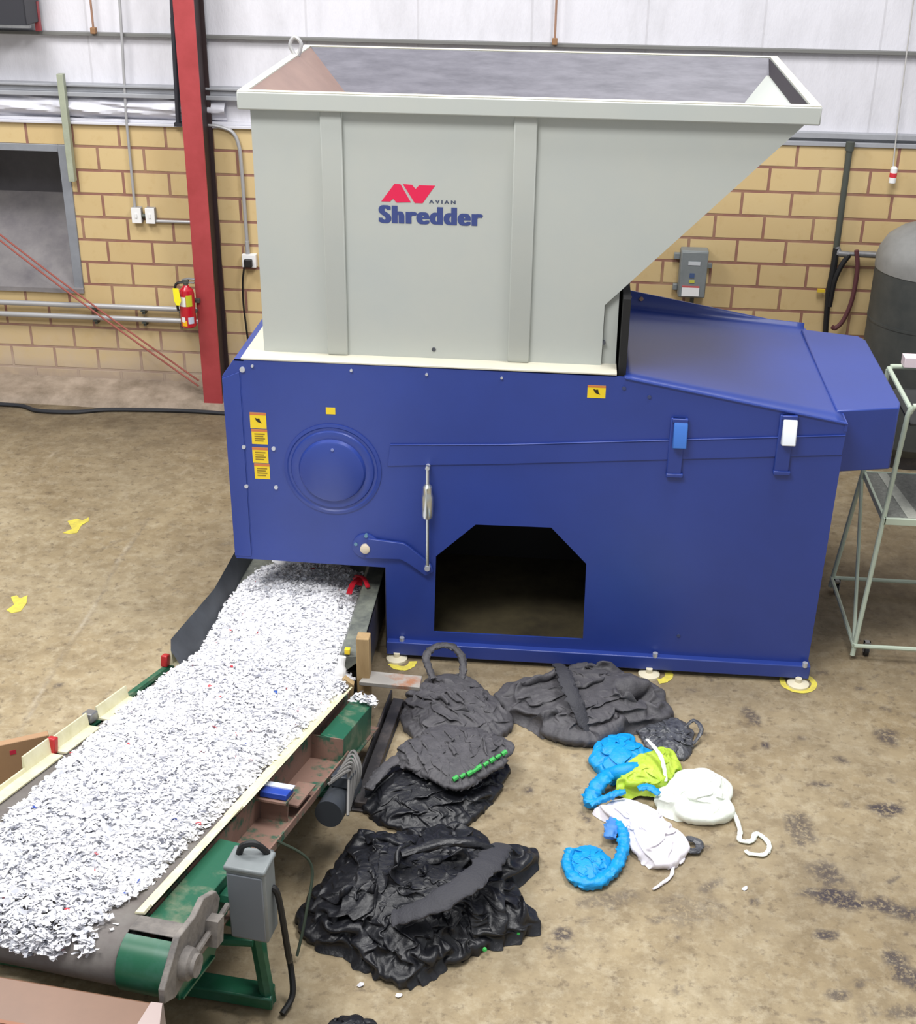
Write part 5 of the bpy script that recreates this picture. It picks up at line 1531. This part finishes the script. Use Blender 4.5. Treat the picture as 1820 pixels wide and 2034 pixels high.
strap('net_tail', [(2.95, -1.63, .05), (3.02, -1.60, .03), (3.06, -1.63, .02), (3.03, -1.68, .02), (2.97, -1.67, .03)], .02, fab_clear, lc, flat=.4)
co_ = heap('blue_roll', [(2.375, -1.83), (2.39, -1.75), (2.45, -1.70), (2.54, -1.70), (2.60, -1.76), (2.59, -1.86), (2.53, -1.95), (2.45, -1.97), (2.39, -1.92)], .07, bag_blue, seed=81, amp=.016, width=.014, auto=12, N=56, wr=.01, wf=28, NR=30, NA=120)
tag(co_, 'bright blue coiled cloth lying apart on the concrete floor', 'cloth roll')
strap('coil', [(2.40, -1.76, .04), (2.385, -1.85, .03), (2.42, -1.95, .03), (2.51, -1.985, .03), (2.60, -1.91, .035), (2.65, -1.80, .04), (2.67, -1.70, .05), (2.66, -1.60, .06), (2.63, -1.52, .05)], .032, bag_blue, co_, flat=.8, seed=9)
strap('fold', [(2.60, -1.66, .05), (2.61, -1.58, .06), (2.64, -1.5, .05)], .035, mat('faded_blue_nonwoven', (70, 130, 200), rough=.5), co_, flat=.4)['label'] = 'faded blue fold'

# ------------------------------------------------------------------ cartons
ct = thing('carton', 'large brown carton wrapped in clear tape below the conveyor head', 'carton', (.2, -4.0, 0))
CZ = .84
put('body', MB().prism([(-.9, -3.47), (.93, -3.672), (1.02, -4.3), (-.8, -4.1)], 'z', 0, CZ), carton_m, ct, bevel=.01)
put('tape_wrap', MB().add([(.89, -3.672, CZ + .004), (.932, -3.674, CZ + .004), (.985, -3.95, CZ + .004), (.84, -3.95, CZ + .004)], [(0, 1, 2, 3)]).add([(.934, -3.670, CZ + .005), (.938, -3.674, .5), (.985, -4.0, .5), (.981, -4.0, CZ + .005)], [(0, 1, 2, 3)]), film, ct)
put('flap_seam', MB().prism([(-.9, -3.66), (.95, -3.865), (.952, -3.88), (-.9, -3.675)], 'z', CZ, CZ + .003), mat('carton_seam', (150, 104, 80), rough=.6), ct)
cd = thing('carton', 'flattened cardboard carton with red print leaning beyond the conveyor', 'carton', (-.5, -1.7, 0))
MT = Matrix.Translation((-.30, -1.64, .0)) @ Matrix.Rotation(math.radians(28), 4, 'Z')
put('body', MB().box(-.75, 0, -.012, .03, .0, .46, MT), cardboard, cd, bevel=.004)
put('print', MB().box(-.20, -.17, -.0135, -.012, .39, .415, MT).box(-.42, -.33, -.0135, -.012, .35, .39, MT), print_red, cd)
